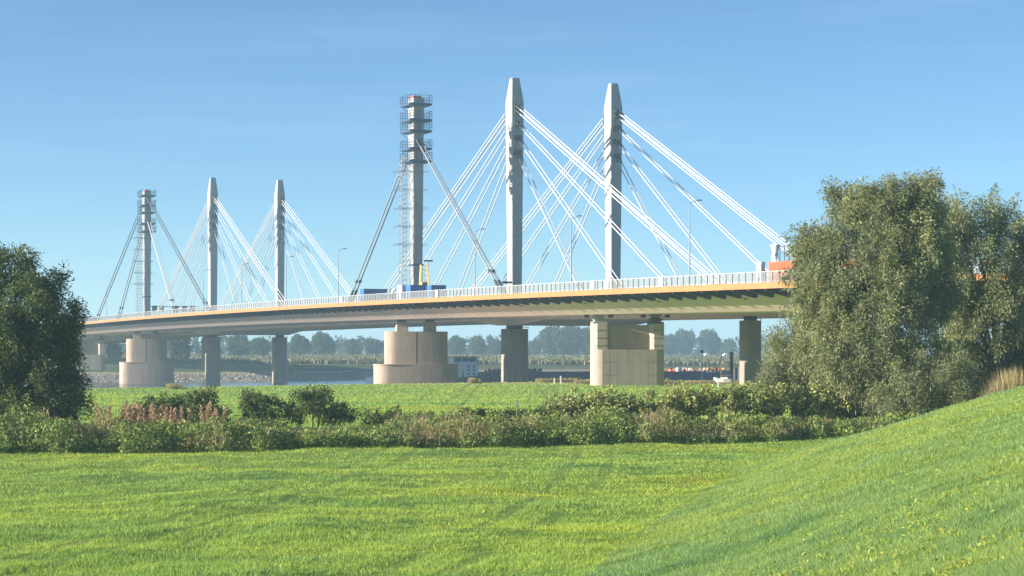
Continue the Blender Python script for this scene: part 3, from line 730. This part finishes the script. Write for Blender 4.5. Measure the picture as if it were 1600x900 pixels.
# ---------------------------------------------------------------- foliage builders
def unit(a): return a / np.maximum(np.linalg.norm(a, axis=1, keepdims=True), 1e-9)
def leaf_quads(c, n_dir, length, width, jitter=0.35):
    """rhombic leaves at points c, pointing along n_dir"""
    n = len(c)
    d = unit(n_dir + rng.normal(0, 0.55, (n, 3)))
    s_ = unit(np.cross(d, rng.normal(0, 1, (n, 3))))
    l = (length * (1 + jitter * rng.normal(0, 1, n)).clip(.4, 1.8))[:, None]; w_ = (width * (1 + jitter * rng.normal(0, 1, n)).clip(.4, 1.8))[:, None]
    bend = np.array([0, 0, -0.12]) * l
    return np.stack([c - d * l * .5, c + s_ * w_ * .5, c + d * l * .5 + bend, c - s_ * w_ * .5], 1).reshape(-1, 3)
def lobe_leaves(lobes, per_m2, per_clump, sig, length, width, droop=0.0, fill=0.25, zmin=None):
    """lobes: (x, y, z, rx, ry, rz). Boughs sit over the lobe shells (a few inside); leaves fill the boughs."""
    out = []
    for (x, y, z, rx, ry, rz) in lobes:
        area = 4 * math.pi * ((rx * ry) ** 1.6 / 3 + (rx * rz) ** 1.6 / 3 + (ry * rz) ** 1.6 / 3) ** (1 / 1.6)
        nc = max(6, int(area * per_m2))
        u = unit(rng.normal(0, 1, (nc, 3)))
        rad = np.where(rng.random(nc) < fill, rng.uniform(.2, .8, nc), rng.uniform(.78, 1.1, nc))
        cc = np.array([x, y, z]) + u * rad[:, None] * np.array([rx, ry, rz])
        size = rng.uniform(.5, 1.7, nc)
        m_ = rng.poisson(per_clump * size ** 2) + 2
        idx = np.repeat(np.arange(nc), m_)
        dv = unit(rng.normal(0, 1, (len(idx), 3))) * (rng.random(len(idx)) ** .5)[:, None]
        stretch = np.array([1, 1, 1 + .5 * droop])
        pts_ = cc[idx] + dv * (sig * size[idx])[:, None] * stretch + rng.normal(0, .12 * sig, (len(idx), 3))
        # stray sprigs that break the outline
        k_ = rng.random(len(idx)) < .03
        pts_[k_] += (u[idx][k_] + np.array([0, 0, .35])) * (rng.random(k_.sum()) * 0.7 * sig)[:, None]
        dirn = dv * .7 + u[idx] * .5 + np.array([0, 0, .3 - 1.1 * droop])
        if zmin is not None:
            k_ = pts_[:, 2] > zmin(pts_[:, 0], pts_[:, 1]) + .05; pts_ = pts_[k_]; dirn = dirn[k_]
        out.append(leaf_quads(pts_, dirn, length, width))
    return np.concatenate(out)
def px_lobes(D, items, depth=1.0):
    """(px, py, rpx, rpy, dy) in photo pixels at distance D -> lobes in metres"""
    k_ = D / FPX
    return [((x - 800) * k_ * (D + dy) / D, D + dy, (545 - y) * k_ * (D + dy) / D, rx * k_, max(rx, ry) * .85 * k_ * depth, ry * k_) for x, y, rx, ry, dy in items]
def limbs(mb, base, tips, r0):
    base = Vector(base)
    for tip in tips:
        tip = Vector(tip); mid = base.lerp(tip, .45) + Vector((random.uniform(-.5, .5), random.uniform(-.5, .5), random.uniform(.2, .9)))
        mb.tube(base, mid, r0, 7, r0 * .62); mb.tube(mid, tip, r0 * .62, 6, r0 * .2)
        for q in range(3):
            a = mid.lerp(tip, random.uniform(0, .7)); b = a + Vector((random.uniform(-1.6, 1.6), random.uniform(-1.6, 1.6), random.uniform(.4, 2.0)))
            mb.tube(a, b, r0 * .28, 5, r0 * .08)
def tree(name, loc, lobes, mat, label, cat, trunk_r, leaf, group=None, per_m2=1.5, per_clump=18, sig=.42, droop=.3, fill=.3, two=False):
    loc = Vector(loc); e = empty(name, loc, 0, label, cat, group)
    loc_l = [(x - loc.x, y - loc.y, z - loc.z, a, b, c) for x, y, z, a, b, c in lobes]
    tr = MB()
    zmax = max(l[2] + l[5] for l in loc_l)
    fork = Vector((0, 0, zmax * .2))
    tr.tube((0, 0, -.3), fork, trunk_r, 9, trunk_r * .8)
    limbs(tr, fork, [(l[0], l[1], l[2] + l[5] * .3) for l in loc_l if l[2] > fork.z], trunk_r * .6)
    tr.build('trunk', M['bark'], e, 50)
    v = lobe_leaves(loc_l, per_m2, per_clump, sig, leaf[0], leaf[1], droop, fill, zmin=lambda X, Y: ground_z(X + loc.x, Y + loc.y) - loc.z)
    np_mesh('crown', v, 4, mat, e)
    return e

# big willow on the right, and its neighbours
D1 = 150.0
main = px_lobes(D1, [(1418, 312, 36, 32, 0), (1378, 316, 30, 32, -1), (1318, 322, 30, 34, 1), (1348, 335, 34, 40, -1), (1445, 318, 28, 42, -1), (1405, 345, 45, 40, -2), (1452, 370, 30, 45, -1), (1254, 378, 24, 28, 1), (1288, 392, 28, 34, 0), (1335, 400, 48, 48, -2),
                     (1400, 400, 72, 60, -2.5), (1262, 425, 36, 45, 0), (1300, 465, 58, 55, -2), (1375, 475, 72, 60, -3.5), (1445, 450, 50, 60, 0),
                     (1290, 530, 50, 50, -1.5), (1350, 560, 72, 62, -3.5), (1420, 555, 60, 65, -3), (1400, 610, 70, 40, -4), (1330, 610, 55, 38, -2.5)])
tree('willow_tree', (wx(1370, D1), D1, float(ground_z(wx(1370, D1), D1))), main, M['willow'], 'largest grey-green willow, its crown covering the right end of the bridge', 'tree', .55, (.265, .078), 'willows at the right', .95, 120, .6, .5, .2)
D2 = 161.0
sec = px_lobes(D2, [(1555, 345, 48, 40, 0), (1500, 365, 36, 48, 0), (1595, 370, 45, 48, 2), (1530, 415, 50, 50, -1.5), (1590, 440, 50, 60, 0), (1500, 470, 38, 45, 1), (1550, 490, 50, 50, -2),
                    (1600, 520, 50, 60, 1), (1520, 545, 40, 50, 2), (1575, 580, 50, 45, 2), (1640, 420, 50, 80, 2), (1640, 540, 50, 70, 2), (1485, 375, 28, 38, -2), (1482, 430, 34, 45, -2), (1484, 500, 32, 45, -1), (1490, 550, 34, 40, 0), (1500, 590, 40, 40, 1), (1545, 600, 45, 40, 3), (1600, 590, 45, 40, 4)])
tree('willow_tree', (wx(1560, D2), D2, float(ground_z(wx(1560, D2), D2))), sec, M['willow'], 'darker shaded willow at the right edge, behind the largest one', 'tree', .5, (.27, .08), 'willows at the right', .62, 115, .68, .55, .2)
D3 = 152.0
sh = px_lobes(D3, [(1235, 545, 36, 42, 0), (1222, 590, 34, 36, -1), (1268, 590, 38, 38, -1), (1205, 610, 20, 22, 0), (1245, 505, 20, 24, 1)])
tree('willow_shrub', (wx(1240, D3), D3, float(ground_z(wx(1240, D3), D3))), sh, M['willow'], 'loose low willow shrub beside the slim column, left of the largest willow', 'shrub', .16, (.24, .065), 'willow shrubs', .85, 140, .6, .2, .3)
D4 = 143.0
sh = px_lobes(D4, [(1445, 590, 45, 42, 0), (1480, 615, 36, 30, -.5), (1410, 620, 40, 30, -.5), (1500, 590, 26, 34, .5)])
tree('willow_shrub', (wx(1450, D4), D4, float(ground_z(wx(1450, D4), D4))), sh, M['willow'], 'willow shrub at the dike edge before the largest willow', 'shrub', .14, (.23, .06), 'willow shrubs', .95, 140, .55, .1, .3)
# dark tree on the left
D5 = 137.0
lt = px_lobes(D5, [(15, 430, 46, 38, 0), (62, 445, 38, 36, -.5), (-30, 440, 50, 45, 0), (90, 490, 34, 34, 0), (35, 490, 58, 50, -1.5), (108, 525, 22, 26, 0), (60, 550, 58, 55, -1.5), (0, 540, 60, 60, -1.5),
                   (95, 600, 44, 48, -.5), (40, 620, 62, 50, -2), (-30, 600, 60, 70, -1), (105, 645, 36, 34, -.5), (60, 665, 55, 28, -1), (-20, 660, 55, 30, -1)])
tree('dark_willow', (wx(20, D5), D5, -6.0), lt, M['darkleaf'], 'dark green tree at the left edge hiding the bridge end', 'tree', .4, (.22, .085), None, .85, 130, .58, .3, .2)

# hedge row bushes
def bush(name, D, items, mat, label, leaf, per_m2, per_clump, sig, group=None, droop=0.0, cat='bush'):
    lb = px_lobes(D, items); cx = sum(l[0] for l in lb) / len(lb)
    z = float(ground_z(cx, D)); e = empty(name, (cx, D, z), 0, label, cat, group)
    st = MB()
    loc_l = [(x - cx, y - D, zz_ - z, a, b, c) for x, y, zz_, a, b, c in lb]
    for l in loc_l:
        for q in range(3):
            tp = (l[0] + random.uniform(-.7, .7) * l[3], l[1] + random.uniform(-.5, .5) * l[4], l[2] + random.uniform(.3, 1.0) * l[5])
            st.tube((l[0] * .9, l[1], -.1), tp, .04, 5, .015)
    tag(st.build('stems', M['bark'], e), kind='stuff')
    np_mesh('foliage', lobe_leaves(loc_l, per_m2, per_clump, sig, leaf[0], leaf[1], droop, .3, zmin=lambda X, Y: ground_z(X + cx, Y + D) - z), 4, mat, e)
bush('bush', 147, [(235, 645, 32, 22, 0), (270, 640, 28, 24, 0), (310, 636, 26, 28, 0), (322, 620, 12, 16, 0), (345, 655, 22, 16, 0), (215, 655, 22, 16, 0)], M['bushleaf'], 'dark bush left in the hedgerow, behind the rusty seed heads', (.17, .09), 2.2, 55, .36, 'dark hedgerow bushes')
bush('bush', 147, [(395, 640, 24, 24, 0), (388, 622, 10, 14, 0), (430, 645, 28, 22, 0), (470, 636, 26, 24, 0), (500, 632, 24, 26, 0), (492, 618, 14, 12, 0), (530, 648, 24, 18, 0)], M['bushleaf'], 'dark bush with ragged top, in the hedgerow left of the stepped brown pier', (.17, .09), 2.2, 55, .36, 'dark hedgerow bushes')
bush('bush', 147, [(575, 655, 24, 14, 0), (618, 655, 26, 12, 0), (660, 656, 24, 11, 0)], M['bushleaf'], 'low brownish bush in the hedgerow below the stepped brown pier', (.16, .08), 2.2, 45, .33, 'dark hedgerow bushes')
bush('bush', 147, [(715, 652, 24, 11, 0), (755, 650, 26, 12, 0), (790, 655, 20, 10, 0)], M['bushleaf'], 'low dark bush in the hedgerow left of the blooming bushes', (.16, .08), 2.2, 45, .33, 'dark hedgerow bushes')
bush('flowering_bush', 143, [(828, 652, 24, 18, 0), (870, 642, 30, 22, 0), (910, 634, 32, 24, 0), (950, 632, 32, 24, 0), (985, 640, 28, 22, 0), (1015, 652, 22, 18, 0)], M['knot'], 'yellow-green leafy bush with pale bloom, the left of two mounds', (.21, .14), 2.0, 42, .36, 'pale blooming bushes')
bush('flowering_bush', 145, [(1030, 636, 30, 22, 0), (1075, 630, 36, 27, 0), (1125, 628, 36, 27, 0), (1175, 628, 36, 27, 0), (1220, 628, 36, 27, 1), (1265, 630, 34, 26, 1), (1305, 640, 26, 22, 1)], M['knot'], 'longer yellow-green leafy bush with pale bloom, reaching to the willow', (.21, .14), 2.0, 42, .36, 'pale blooming bushes')
D_ = 139.0
e = empty('wooden_stake', (wx(807, D_), D_, -6.1), 0, 'thin wooden stake standing at the left end of the blooming bush', 'stake')
MB().tube((0, 0, 0), (0.05, 0, 2.55), .055, 6, .045).build('shaft', M['wood'], e); MB().box(-.07, .16, -.07, .07, 2.3, 2.42).build('wire_clip', M['scaf_grey'], e)

# undergrowth strip: nettles, dry stalks
def strip_front(px): return np.interp(px, [-150, 0, 500, 800, 1050, 1330, 1500], [117, 119, 123, 126, 131.5, 136, 137])
n = 33500
px = rng.uniform(-120, 1420, n); dep = rng.random(n) ** 1.1 * 19
D = strip_front(px) + dep - 2.2 * vnoise(px, 0 * px, 22, 90) - 1.2 * vnoise(px, 0 * px, 7, 91); X = (px - 800) / FPX * D
keep = X < toe(D) + 1.5
X, D, dep, px = X[keep], D[keep], dep[keep], px[keep]
dep = dep + rng.normal(0, .4, len(dep))
hgt = (0.7 + 1.25 * vnoise(X, D, 2.2, 21) + .6 * vnoise(X, D, .8, 22)) * np.clip(.35 + dep / 3.5, 0, 1) * np.clip(1.25 - dep / 22, .5, 1)
hgt *= .50 + .75 * vnoise(X, D, 5.5, 24) * (.6 + .8 * vnoise(X, D, 1.6, 25))
hgt *= np.interp(px, [-100, 150, 350, 900, 1250, 1420], [1.0, 1.0, .95, .85, .8, .7])
cl = np.stack([X, D, ground_z(X, D)], -1)
m_ = 5
idx = np.repeat(np.arange(len(cl)), m_)
fr = np.sqrt(rng.random(len(idx)))
pp = cl[idx] + np.stack([rng.normal(0, .13, len(idx)), rng.normal(0, .13, len(idx)), fr * hgt[idx] + .03], -1)
isdry = vnoise(pp[:, 0], pp[:, 1], 3.0, 30) * .4 + vnoise(pp[:, 0], pp[:, 1], .8, 31) * .35 + .25 * rng.random(len(pp))
drymask = (isdry > .625) & (pp[:, 2] - cl[idx][:, 2] > .45)
vv = leaf_quads(pp[~drymask], np.array([0, -.3, .35]) + rng.normal(0, .5, ((~drymask).sum(), 3)), .21, .10)
o = np_mesh('hedgerow_undergrowth', vv, 4, M['nettle']); tag(o, 'tangled green nettles and weeds along the foot of the hedgerow', 'undergrowth', kind='stuff')
pd = pp[drymask]; extra = pd[::3] + rng.normal(0, .15, pd[::3].shape) * np.array([1, 1, .6])
pd = np.concatenate([pd, extra])
vv = leaf_quads(pd, np.array([0, 0, 1.6]) + 0 * pd, .42, .035)
o = np_mesh('dry_grass', vv, 4, M['dry']); tag(o, 'tan dry stalks and seed grass among the hedgerow weeds', 'dry grass', kind='stuff')
# rusty seed heads
def seed_head():
    me_st = MB(); pts = []
    for q in range(4):
        a = random.uniform(0, 6.28); tip = Vector((.28 * math.cos(a), .28 * math.sin(a), random.uniform(1.75, 2.35)))
        me_st.tube((0.03 * math.cos(a), .03 * math.sin(a), -.1), tip, .02, 5, .008)
        k_ = 150
        f = rng.uniform(.55, 1.0, k_)[:, None]
        pts.append(np.array(tip)[None] * f + rng.normal(0, .11, (k_, 3)) * (1.4 - f))
    return me_st.mesh('stalks'), np.concatenate(pts)
variants = []
for q in range(3):
    sm, pts = seed_head()
    tmp = np_mesh('seed_cluster', leaf_quads(pts, np.array([0, 0, .8]) + 0 * pts, .12, .06), 4, M['rust'])
    variants.append((sm, tmp.data)); bpy.data.objects.remove(tmp)
heads = [(157, 0), (168, 1), (196, 0), (205, 2), (214, 0), (213, 3), (232, 2), (246, 1), (255, 0), (267, 2), (279, 2), (290, 0), (322, 1), (331, 2), (345, 0)]
ORD = ['leftmost', 'second from the left', 'third from the left', 'fourth from the left', 'fifth from the left', 'sixth from the left', 'seventh from the left', 'middle one', 'seventh from the right', 'sixth from the right', 'fifth from the right', 'fourth from the right', 'third from the right', 'second from the right', 'rightmost']
heads.sort()
for i, (px_, dd) in enumerate(heads):
    D_ = 126.5 + dd * 1.4; x = wx(px_, D_)
    e = empty('dock_plant', (x, D_, float(ground_z(x, D_))), random.uniform(0, 6), 'rust-brown dried seed stalk among the nettles, ' + ORD[i] + ' of its row', 'seed stalk', 'rusty seed stalks in the hedgerow')
    f = random.uniform(.95, 1.2); e.scale = (f, f, f)
    sm, cm = variants[i % 3]
    tag(link('stalks', sm, M['bark'], e), kind='stuff'); tag(link('seed_cluster', cm, M['rust'], e), kind='stuff')
# tall tan grass on the dike shoulder
D_ = 140.0; cx = wx(1572, D_)
n = 2600
X = cx + rng.normal(0, .95, n); Y = D_ + rng.normal(0, 1.0, n)
zb = ground_z(X, Y); hh = rng.uniform(.6, 2.5, n) * np.exp(-((X - cx) / 2.0) ** 2)
base = np.stack([X, Y, zb], -1); lean = rng.normal(0, .18, (n, 3)) * np.array([1, 1, 0]) * hh[:, None]
tip = base + np.stack([0 * X, 0 * X, hh], -1) + lean; sdv = unit(np.stack([rng.normal(0, 1, n), rng.normal(0, 1, n), 0 * X], -1)) * .022
o = np_mesh('tall_dry_grass', np.stack([base - sdv, base + sdv, tip], 1).reshape(-1, 3), 3, M['dry'])
tag(o, 'tuft of tall tan grass on the dike shoulder at the right edge', 'tall grass', kind='stuff')
# low scrub and posts along the river edge
n = 5200
px = np.concatenate([rng.uniform(840, 1180, n - 900), rng.uniform(262, 280, 300), rng.uniform(735, 748, 600)])
X0 = wx(px, 358.0); De = near_edge(X0) - 3 + rng.uniform(-4, 5, n); De = np.where((px > 900) & (px < 1180), np.minimum(De, 352 + rng.uniform(-6, 4, n)), De)
X = wx(px, De); hh = (.15 + .95 * vnoise(X, De, 2.5, 40)) * np.where(px > 1045, .55, .9)
m_ = 8; idx = np.repeat(np.arange(n), m_)
pp = np.stack([X[idx] + rng.normal(0, .25, len(idx)), De[idx], ground_z(X, De)[idx] + hh[idx] * rng.random(len(idx))], -1)
half = rng.random(len(pp)) < .5
o = np_mesh('river_edge_scrub', leaf_quads(pp[half], np.array([0, 0, .6]) + 0 * pp[half], .26, .10), 4, M['nettle']); tag(o, 'low green scrub along the meadow edge below the piers', 'scrub', kind='stuff')
o = np_mesh('river_edge_brambles', leaf_quads(pp[~half], np.array([0, 0, .6]) + 0 * pp[~half], .26, .09), 4, M['rust']); tag(o, 'reddish brown brambles along the meadow edge below the jack-topped pier', 'brambles', kind='stuff')
for px_, h, lb in ((866, 1.0, 'short white post left of the reddish brambles, the left of two'), (876, 1.35, 'white post left of the reddish brambles, the right of two'), (1122, 1.3, 'white post on the meadow edge below the sailing boat')):
    D_ = 345.0 if px_ < 1000 else 318.0; x = wx(px_, D_)
    e = empty('marker_post', (x, D_, float(ground_z(x, D_))), 0, lb, 'post', 'white marker posts')
    MB().box(-.12, .12, -.12, .12, -.1, h).build('shaft', M['white_box'], e); MB().box(-.14, .14, -.14, .14, h, h + .08).build('cap', M['galv'], e)

# ---------------------------------------------------------------- far bank
# riprap stones
n = 12000
X = rng.uniform(-165, -60, n); df = rng.uniform(-3, 15, n); Y = far_edge(X) + df
Z = ground_z(X, Y); r_ = rng.uniform(.15, .5, n)
octv = np.array([[1, 0, 0], [0, 1, 0], [-1, 0, 0], [0, -1, 0], [0, 0, 1], [0, 0, -1]], float)
octf = np.array([[0, 1, 4], [1, 2, 4], [2, 3, 4], [3, 0, 4], [1, 0, 5], [2, 1, 5], [3, 2, 5], [0, 3, 5]])
vv = octv[None] * (r_[:, None, None] * rng.uniform(.6, 1.3, (n, 6, 1)))
vv = vv + rng.normal(0, .08, vv.shape) + np.stack([X, Y, Z], -1)[:, None, :]
o = np_mesh('riprap', vv[:, octf].reshape(-1, 3), 3, M['rock']); tag(o, 'grey rubble stones along the far river bank at left', 'stones', kind='stuff')
# maize field as standing rows
n = 60000
Y = 930 + 430 * rng.random(n) ** 1.3; X = rng.uniform(-.30, .30, n) * Y
hh = rng.uniform(1.3, 2.3, n)
gap = vnoise(X, Y * .25, 60, 50) > .12
X, Y, hh = X[gap], Y[gap], hh[gap]
base = np.stack([X, Y, ground_z(X, Y)], -1)
ang = rng.uniform(0, 3.14, len(X)); sdv = np.stack([np.cos(ang), np.sin(ang), 0 * ang], -1) * rng.uniform(.25, .6, len(X))[:, None]
up = np.stack([0 * X, 0 * X, hh], -1)
o = np_mesh('maize_field', np.stack([base - sdv, base + sdv, base + sdv * .7 + up, base - sdv * .7 + up], 1).reshape(-1, 3), 4, M['maize'])
tag(o, 'tan and green crop field across the river', 'crop field', kind='stuff')
# distant trees: individual ones, then a continuous wood behind them
def far_tree_mesh(kind):
    R = random.Random(kind)
    lob = []
    H = 1.0
    for q in range(13):
        a = R.uniform(0, 6.28); rr = R.uniform(0, .27); z = R.uniform(.25, .85)
        k_ = .17 + .1 * (1 - abs(z - .5) * 1.4)
        lob.append((rr * math.cos(a), rr * math.sin(a), z, k_, k_, k_ * .9))
    v = lobe_leaves([tuple(c * 20 for c in l) for l in lob], .12, 26, 1.5, 1.3, .8, .1, .15) / 20.0
    tr = MB().tube((0, 0, -.03), (0, 0, .35), .035, 7, .025)
    for l in lob[:6]: tr.tube((0, 0, .3), (l[0], l[1], l[2]), .014, 5, .005)
    return tr.mesh('trunk'), v
fv = []
for k_ in range(4):
    tm, v = far_tree_mesh(k_); tmp = np_mesh('crown', v, 4, M['fartree']); fv.append((tm, tmp.data)); bpy.data.objects.remove(tmp)
def far_tree(px_, top, D_, wide, label, i):
    x = wx(px_, D_); z = float(ground_z(x, D_)); h = (545 - top) / FPX * D_ - z
    e = empty('distant_tree', (x, D_, z), i * 1.7, label, 'tree', 'hazy trees on the far bank'); e.scale = (h * wide, h * wide, h)
    tm, cm = fv[i % 4]; link('trunk', tm, M['bark'], e); link('crown', cm, M['fartree'], e)
named = [(283, 524, 1050, 1.0, 'dark hazy tree between the distant oval pier and the river columns'),
         (372, 523, 1250, 1.1, 'hazy tree right of the left distant river column'), (408, 526, 1300, 1.0, 'hazy tree left of the right distant river column'),
         (468, 524, 1350, 1.0, 'hazy tree just right of the right distant river column'), (505, 521, 1400, 1.2, 'broad hazy tree left of the stepped brown pier'),
         (552, 529, 1450, 1.1, 'hazy round tree second left of the stepped brown pier'), (585, 528, 1450, 1.0, 'hazy tree touching the left edge of the stepped brown pier'),
         (714, 526, 1500, 1.0, 'hazy round tree just right of the stepped brown pier'), (747, 527, 1520, .9, 'hazy round tree midway between brown pier and stout column'),
         (775, 531, 1550, 1.0, 'low hazy tree touching the left edge of the stout column'),
         (862, 507, 1500, .8, 'tall hazy tree right of the stout column'), (895, 508, 1500, .75, 'tall hazy tree left of the jack-topped pier'), (878, 512, 1480, .7, 'hazy tree between the two tall ones right of the stout column'),
         (916, 512, 1560, .8, 'hazy tree touching the left edge of the jack-topped pier'), (838, 530, 1600, 1.0, 'low hazy tree at the right edge of the stout column'),
         (1046, 524, 1750, 1.1, 'blue hazy tree touching the right edge of the jack-topped pier'), (1070, 517, 1750, .9, 'blue hazy round tree second right of the jack-topped pier'),
         (1108, 515, 1700, 1.15, 'broad blue hazy tree left of the slim column'), (1138, 530, 1800, 1.0, 'low blue hazy tree touching the left edge of the slim column'),
         (178, 538, 1000, 1.0, 'hazy tree under the bridge between the two leftmost piers')]
for i, (a, b, c, d_, lb) in enumerate(named): far_tree(a, b, c, d_ * .95, lb, i)
lob = []
for px_ in np.arange(-700, 2400, 17.0):
    D_ = 1650 + 250 * float(vnoise(px_, 0, 140, 60)) - 380 * (1 - sstep(250, 700, px_)); top = 533 - 10 * float(vnoise(px_, 3, 60, 61)) + random.uniform(-3, 3)
    x = wx(px_, D_); z = float(ground_z(x, D_)); h = (545 - top) / FPX * D_ - z
    lob.append((x, D_ + random.uniform(-15, 15), z + h * .52, 7.5, 7, h * .5))
o = np_mesh('distant_woodland', lobe_leaves(lob, .03, 18, 2.4, 2.2, 1.5, .1, .1), 4, M['fartree']); tag(o, 'hazy blue-green belt of woodland along the horizon', 'woodland', kind='stuff')

# ---------------------------------------------------------------- grass
def grass(name, X, Y, h0, h1, wk, label, lean=.5, mat='blade'):
    tx = np.interp(Y, [40, 62.6, 69.4, 79.5, 95.5, 125], [-6.5, -1.97, -.87, .75, 2.4, 4.2]) + .25 * (vnoise(Y, 0 * Y, 6, 95) - .5)
    keepp = np.ones(len(X), bool)
    for off in (0, 1.9, -9.5, -11.4):
        keepp &= ~((np.abs(X - tx - off) < .16 + .22 * vnoise(X, Y, 1.5, 96)) & (rng.random(len(X)) < .85) & (vnoise(Y, 0 * X + off, 7, 97) > .28))
    thin = vnoise(X, Y * .8, 1.7, 98) * .55 + vnoise(X, Y, .6, 99) * .45
    keepp &= ~((thin < .36) & (rng.random(len(X)) < .7))
    X, Y = X[keepp], Y[keepp]
    n = len(X); z = ground_z(X, Y); dist = np.hypot(X, Y)
    tuft = vnoise(X * .55, Y, 1.3, 70) * .6 + vnoise(X, Y, .45, 71) * .4
    h = (h0 + (h1 - h0) * tuft) * rng.uniform(.6, 1.3, n)
    a = rng.uniform(0, 6.28, n); sd_ = np.stack([np.cos(a), np.sin(a), 0 * a], -1) * (wk * dist * rng.uniform(.6, 1.3, n))[:, None]
    b = np.stack([X, Y, z - .01], -1)
    ln = np.stack([rng.normal(0.1, lean, n), rng.normal(0, lean, n), 0 * X], -1) * h[:, None]
    tp = b + np.stack([0 * X, 0 * X, h], -1) + ln
    o = np_mesh(name, np.stack([b - sd_, b + sd_, tp], 1).reshape(-1, 3), 3, M[mat])
    tag(o, label, 'grass', kind='stuff'); return o
n = 1120000      # constant density on screen: pick depth with weight ~ 1/D^2 times width
u_ = rng.random(n); D = 1 / (1 / 21.0 + u_ * (1 / 136.0 - 1 / 21.0))
X = rng.uniform(-.275, .275, n) * D
front = strip_front(800 + X / D * FPX)
k_ = (D < front + 1.2) | (X > toe(D))
# leave out what lies well below the picture's lower edge
zz_ = ground_z(X, D); k_ &= (545 - FPX * zz_ / D) < 990
X, D = X[k_], D[k_]; onslope = X > toe(D) + .4 * (vnoise(X, D, 1.5, 66) - .5)
grass('meadow_grass', X[~onslope], D[~onslope], .05, .17, .00017, 'bright green grass of the front meadow')
grass('dike_grass', X[onslope], D[onslope], .05, .15, .00016, 'pale dewy green grass on the dike slope at right', mat='blade_dew')
n = 215000
u_ = rng.random(n); D = 1 / (1 / 140.0 + u_ * (1 / 372.0 - 1 / 140.0)); X = rng.uniform(-.28, .2, n) * D
k_ = (D < near_edge(X) + 3)
grass('meadow_grass', X[k_], D[k_], .10, .24, .00022, 'green grass of the far meadow behind the hedgerow')
# broad-leaved yellowish weeds on the dike slope
n = 3600
u_ = rng.random(n); D = 1 / (1 / 28.0 + u_ * (1 / 130.0 - 1 / 28.0)); X = rng.uniform(-.02, .275, n) * D
k_ = (X > toe(D) + .3) & (vnoise(X, D, .7, 80) * .5 + vnoise(X, D, 3.5, 81) * .5 > .5); X, D = X[k_], D[k_]
idx = np.repeat(np.arange(len(X)), 5)
pp = np.stack([X[idx] + rng.normal(0, .06, len(idx)), D[idx] + rng.normal(0, .06, len(idx)), ground_z(X, D)[idx] + rng.uniform(.03, .12, len(idx))], -1)
m2 = leaf_mat('dandelion_leaves', (0.30, 0.40, 0.06), (0.46, 0.52, 0.10), (0.62, 0.58, 0.14), 0.5)
o = np_mesh('slope_weeds', leaf_quads(pp, np.array([-.3, 0, .8]) + 0 * pp, .09, .03), 4, m2); tag(o, 'yellow-green weeds scattered over the dike slope', 'weeds', kind='stuff')

# ---------------------------------------------------------------- haze
hz = MB().box(-6100, 6100, -2600, 7100, -15.2, 64).build('haze', None); tag(hz, kind='stuff')
m = bpy.data.materials.new('haze_air'); m.use_nodes = True; t = m.node_tree; t.nodes.clear()
out = N(t, 'ShaderNodeOutputMaterial'); pv = N(t, 'ShaderNodeVolumePrincipled')
pv.inputs['Color'].default_value = (0.54, 0.81, 1.0, 1); pv.inputs['Density'].default_value = 0.00027; pv.inputs['Anisotropy'].default_value = 0.1
t.links.new(pv.outputs[0], out.inputs['Volume']); hz.data.materials.append(m)
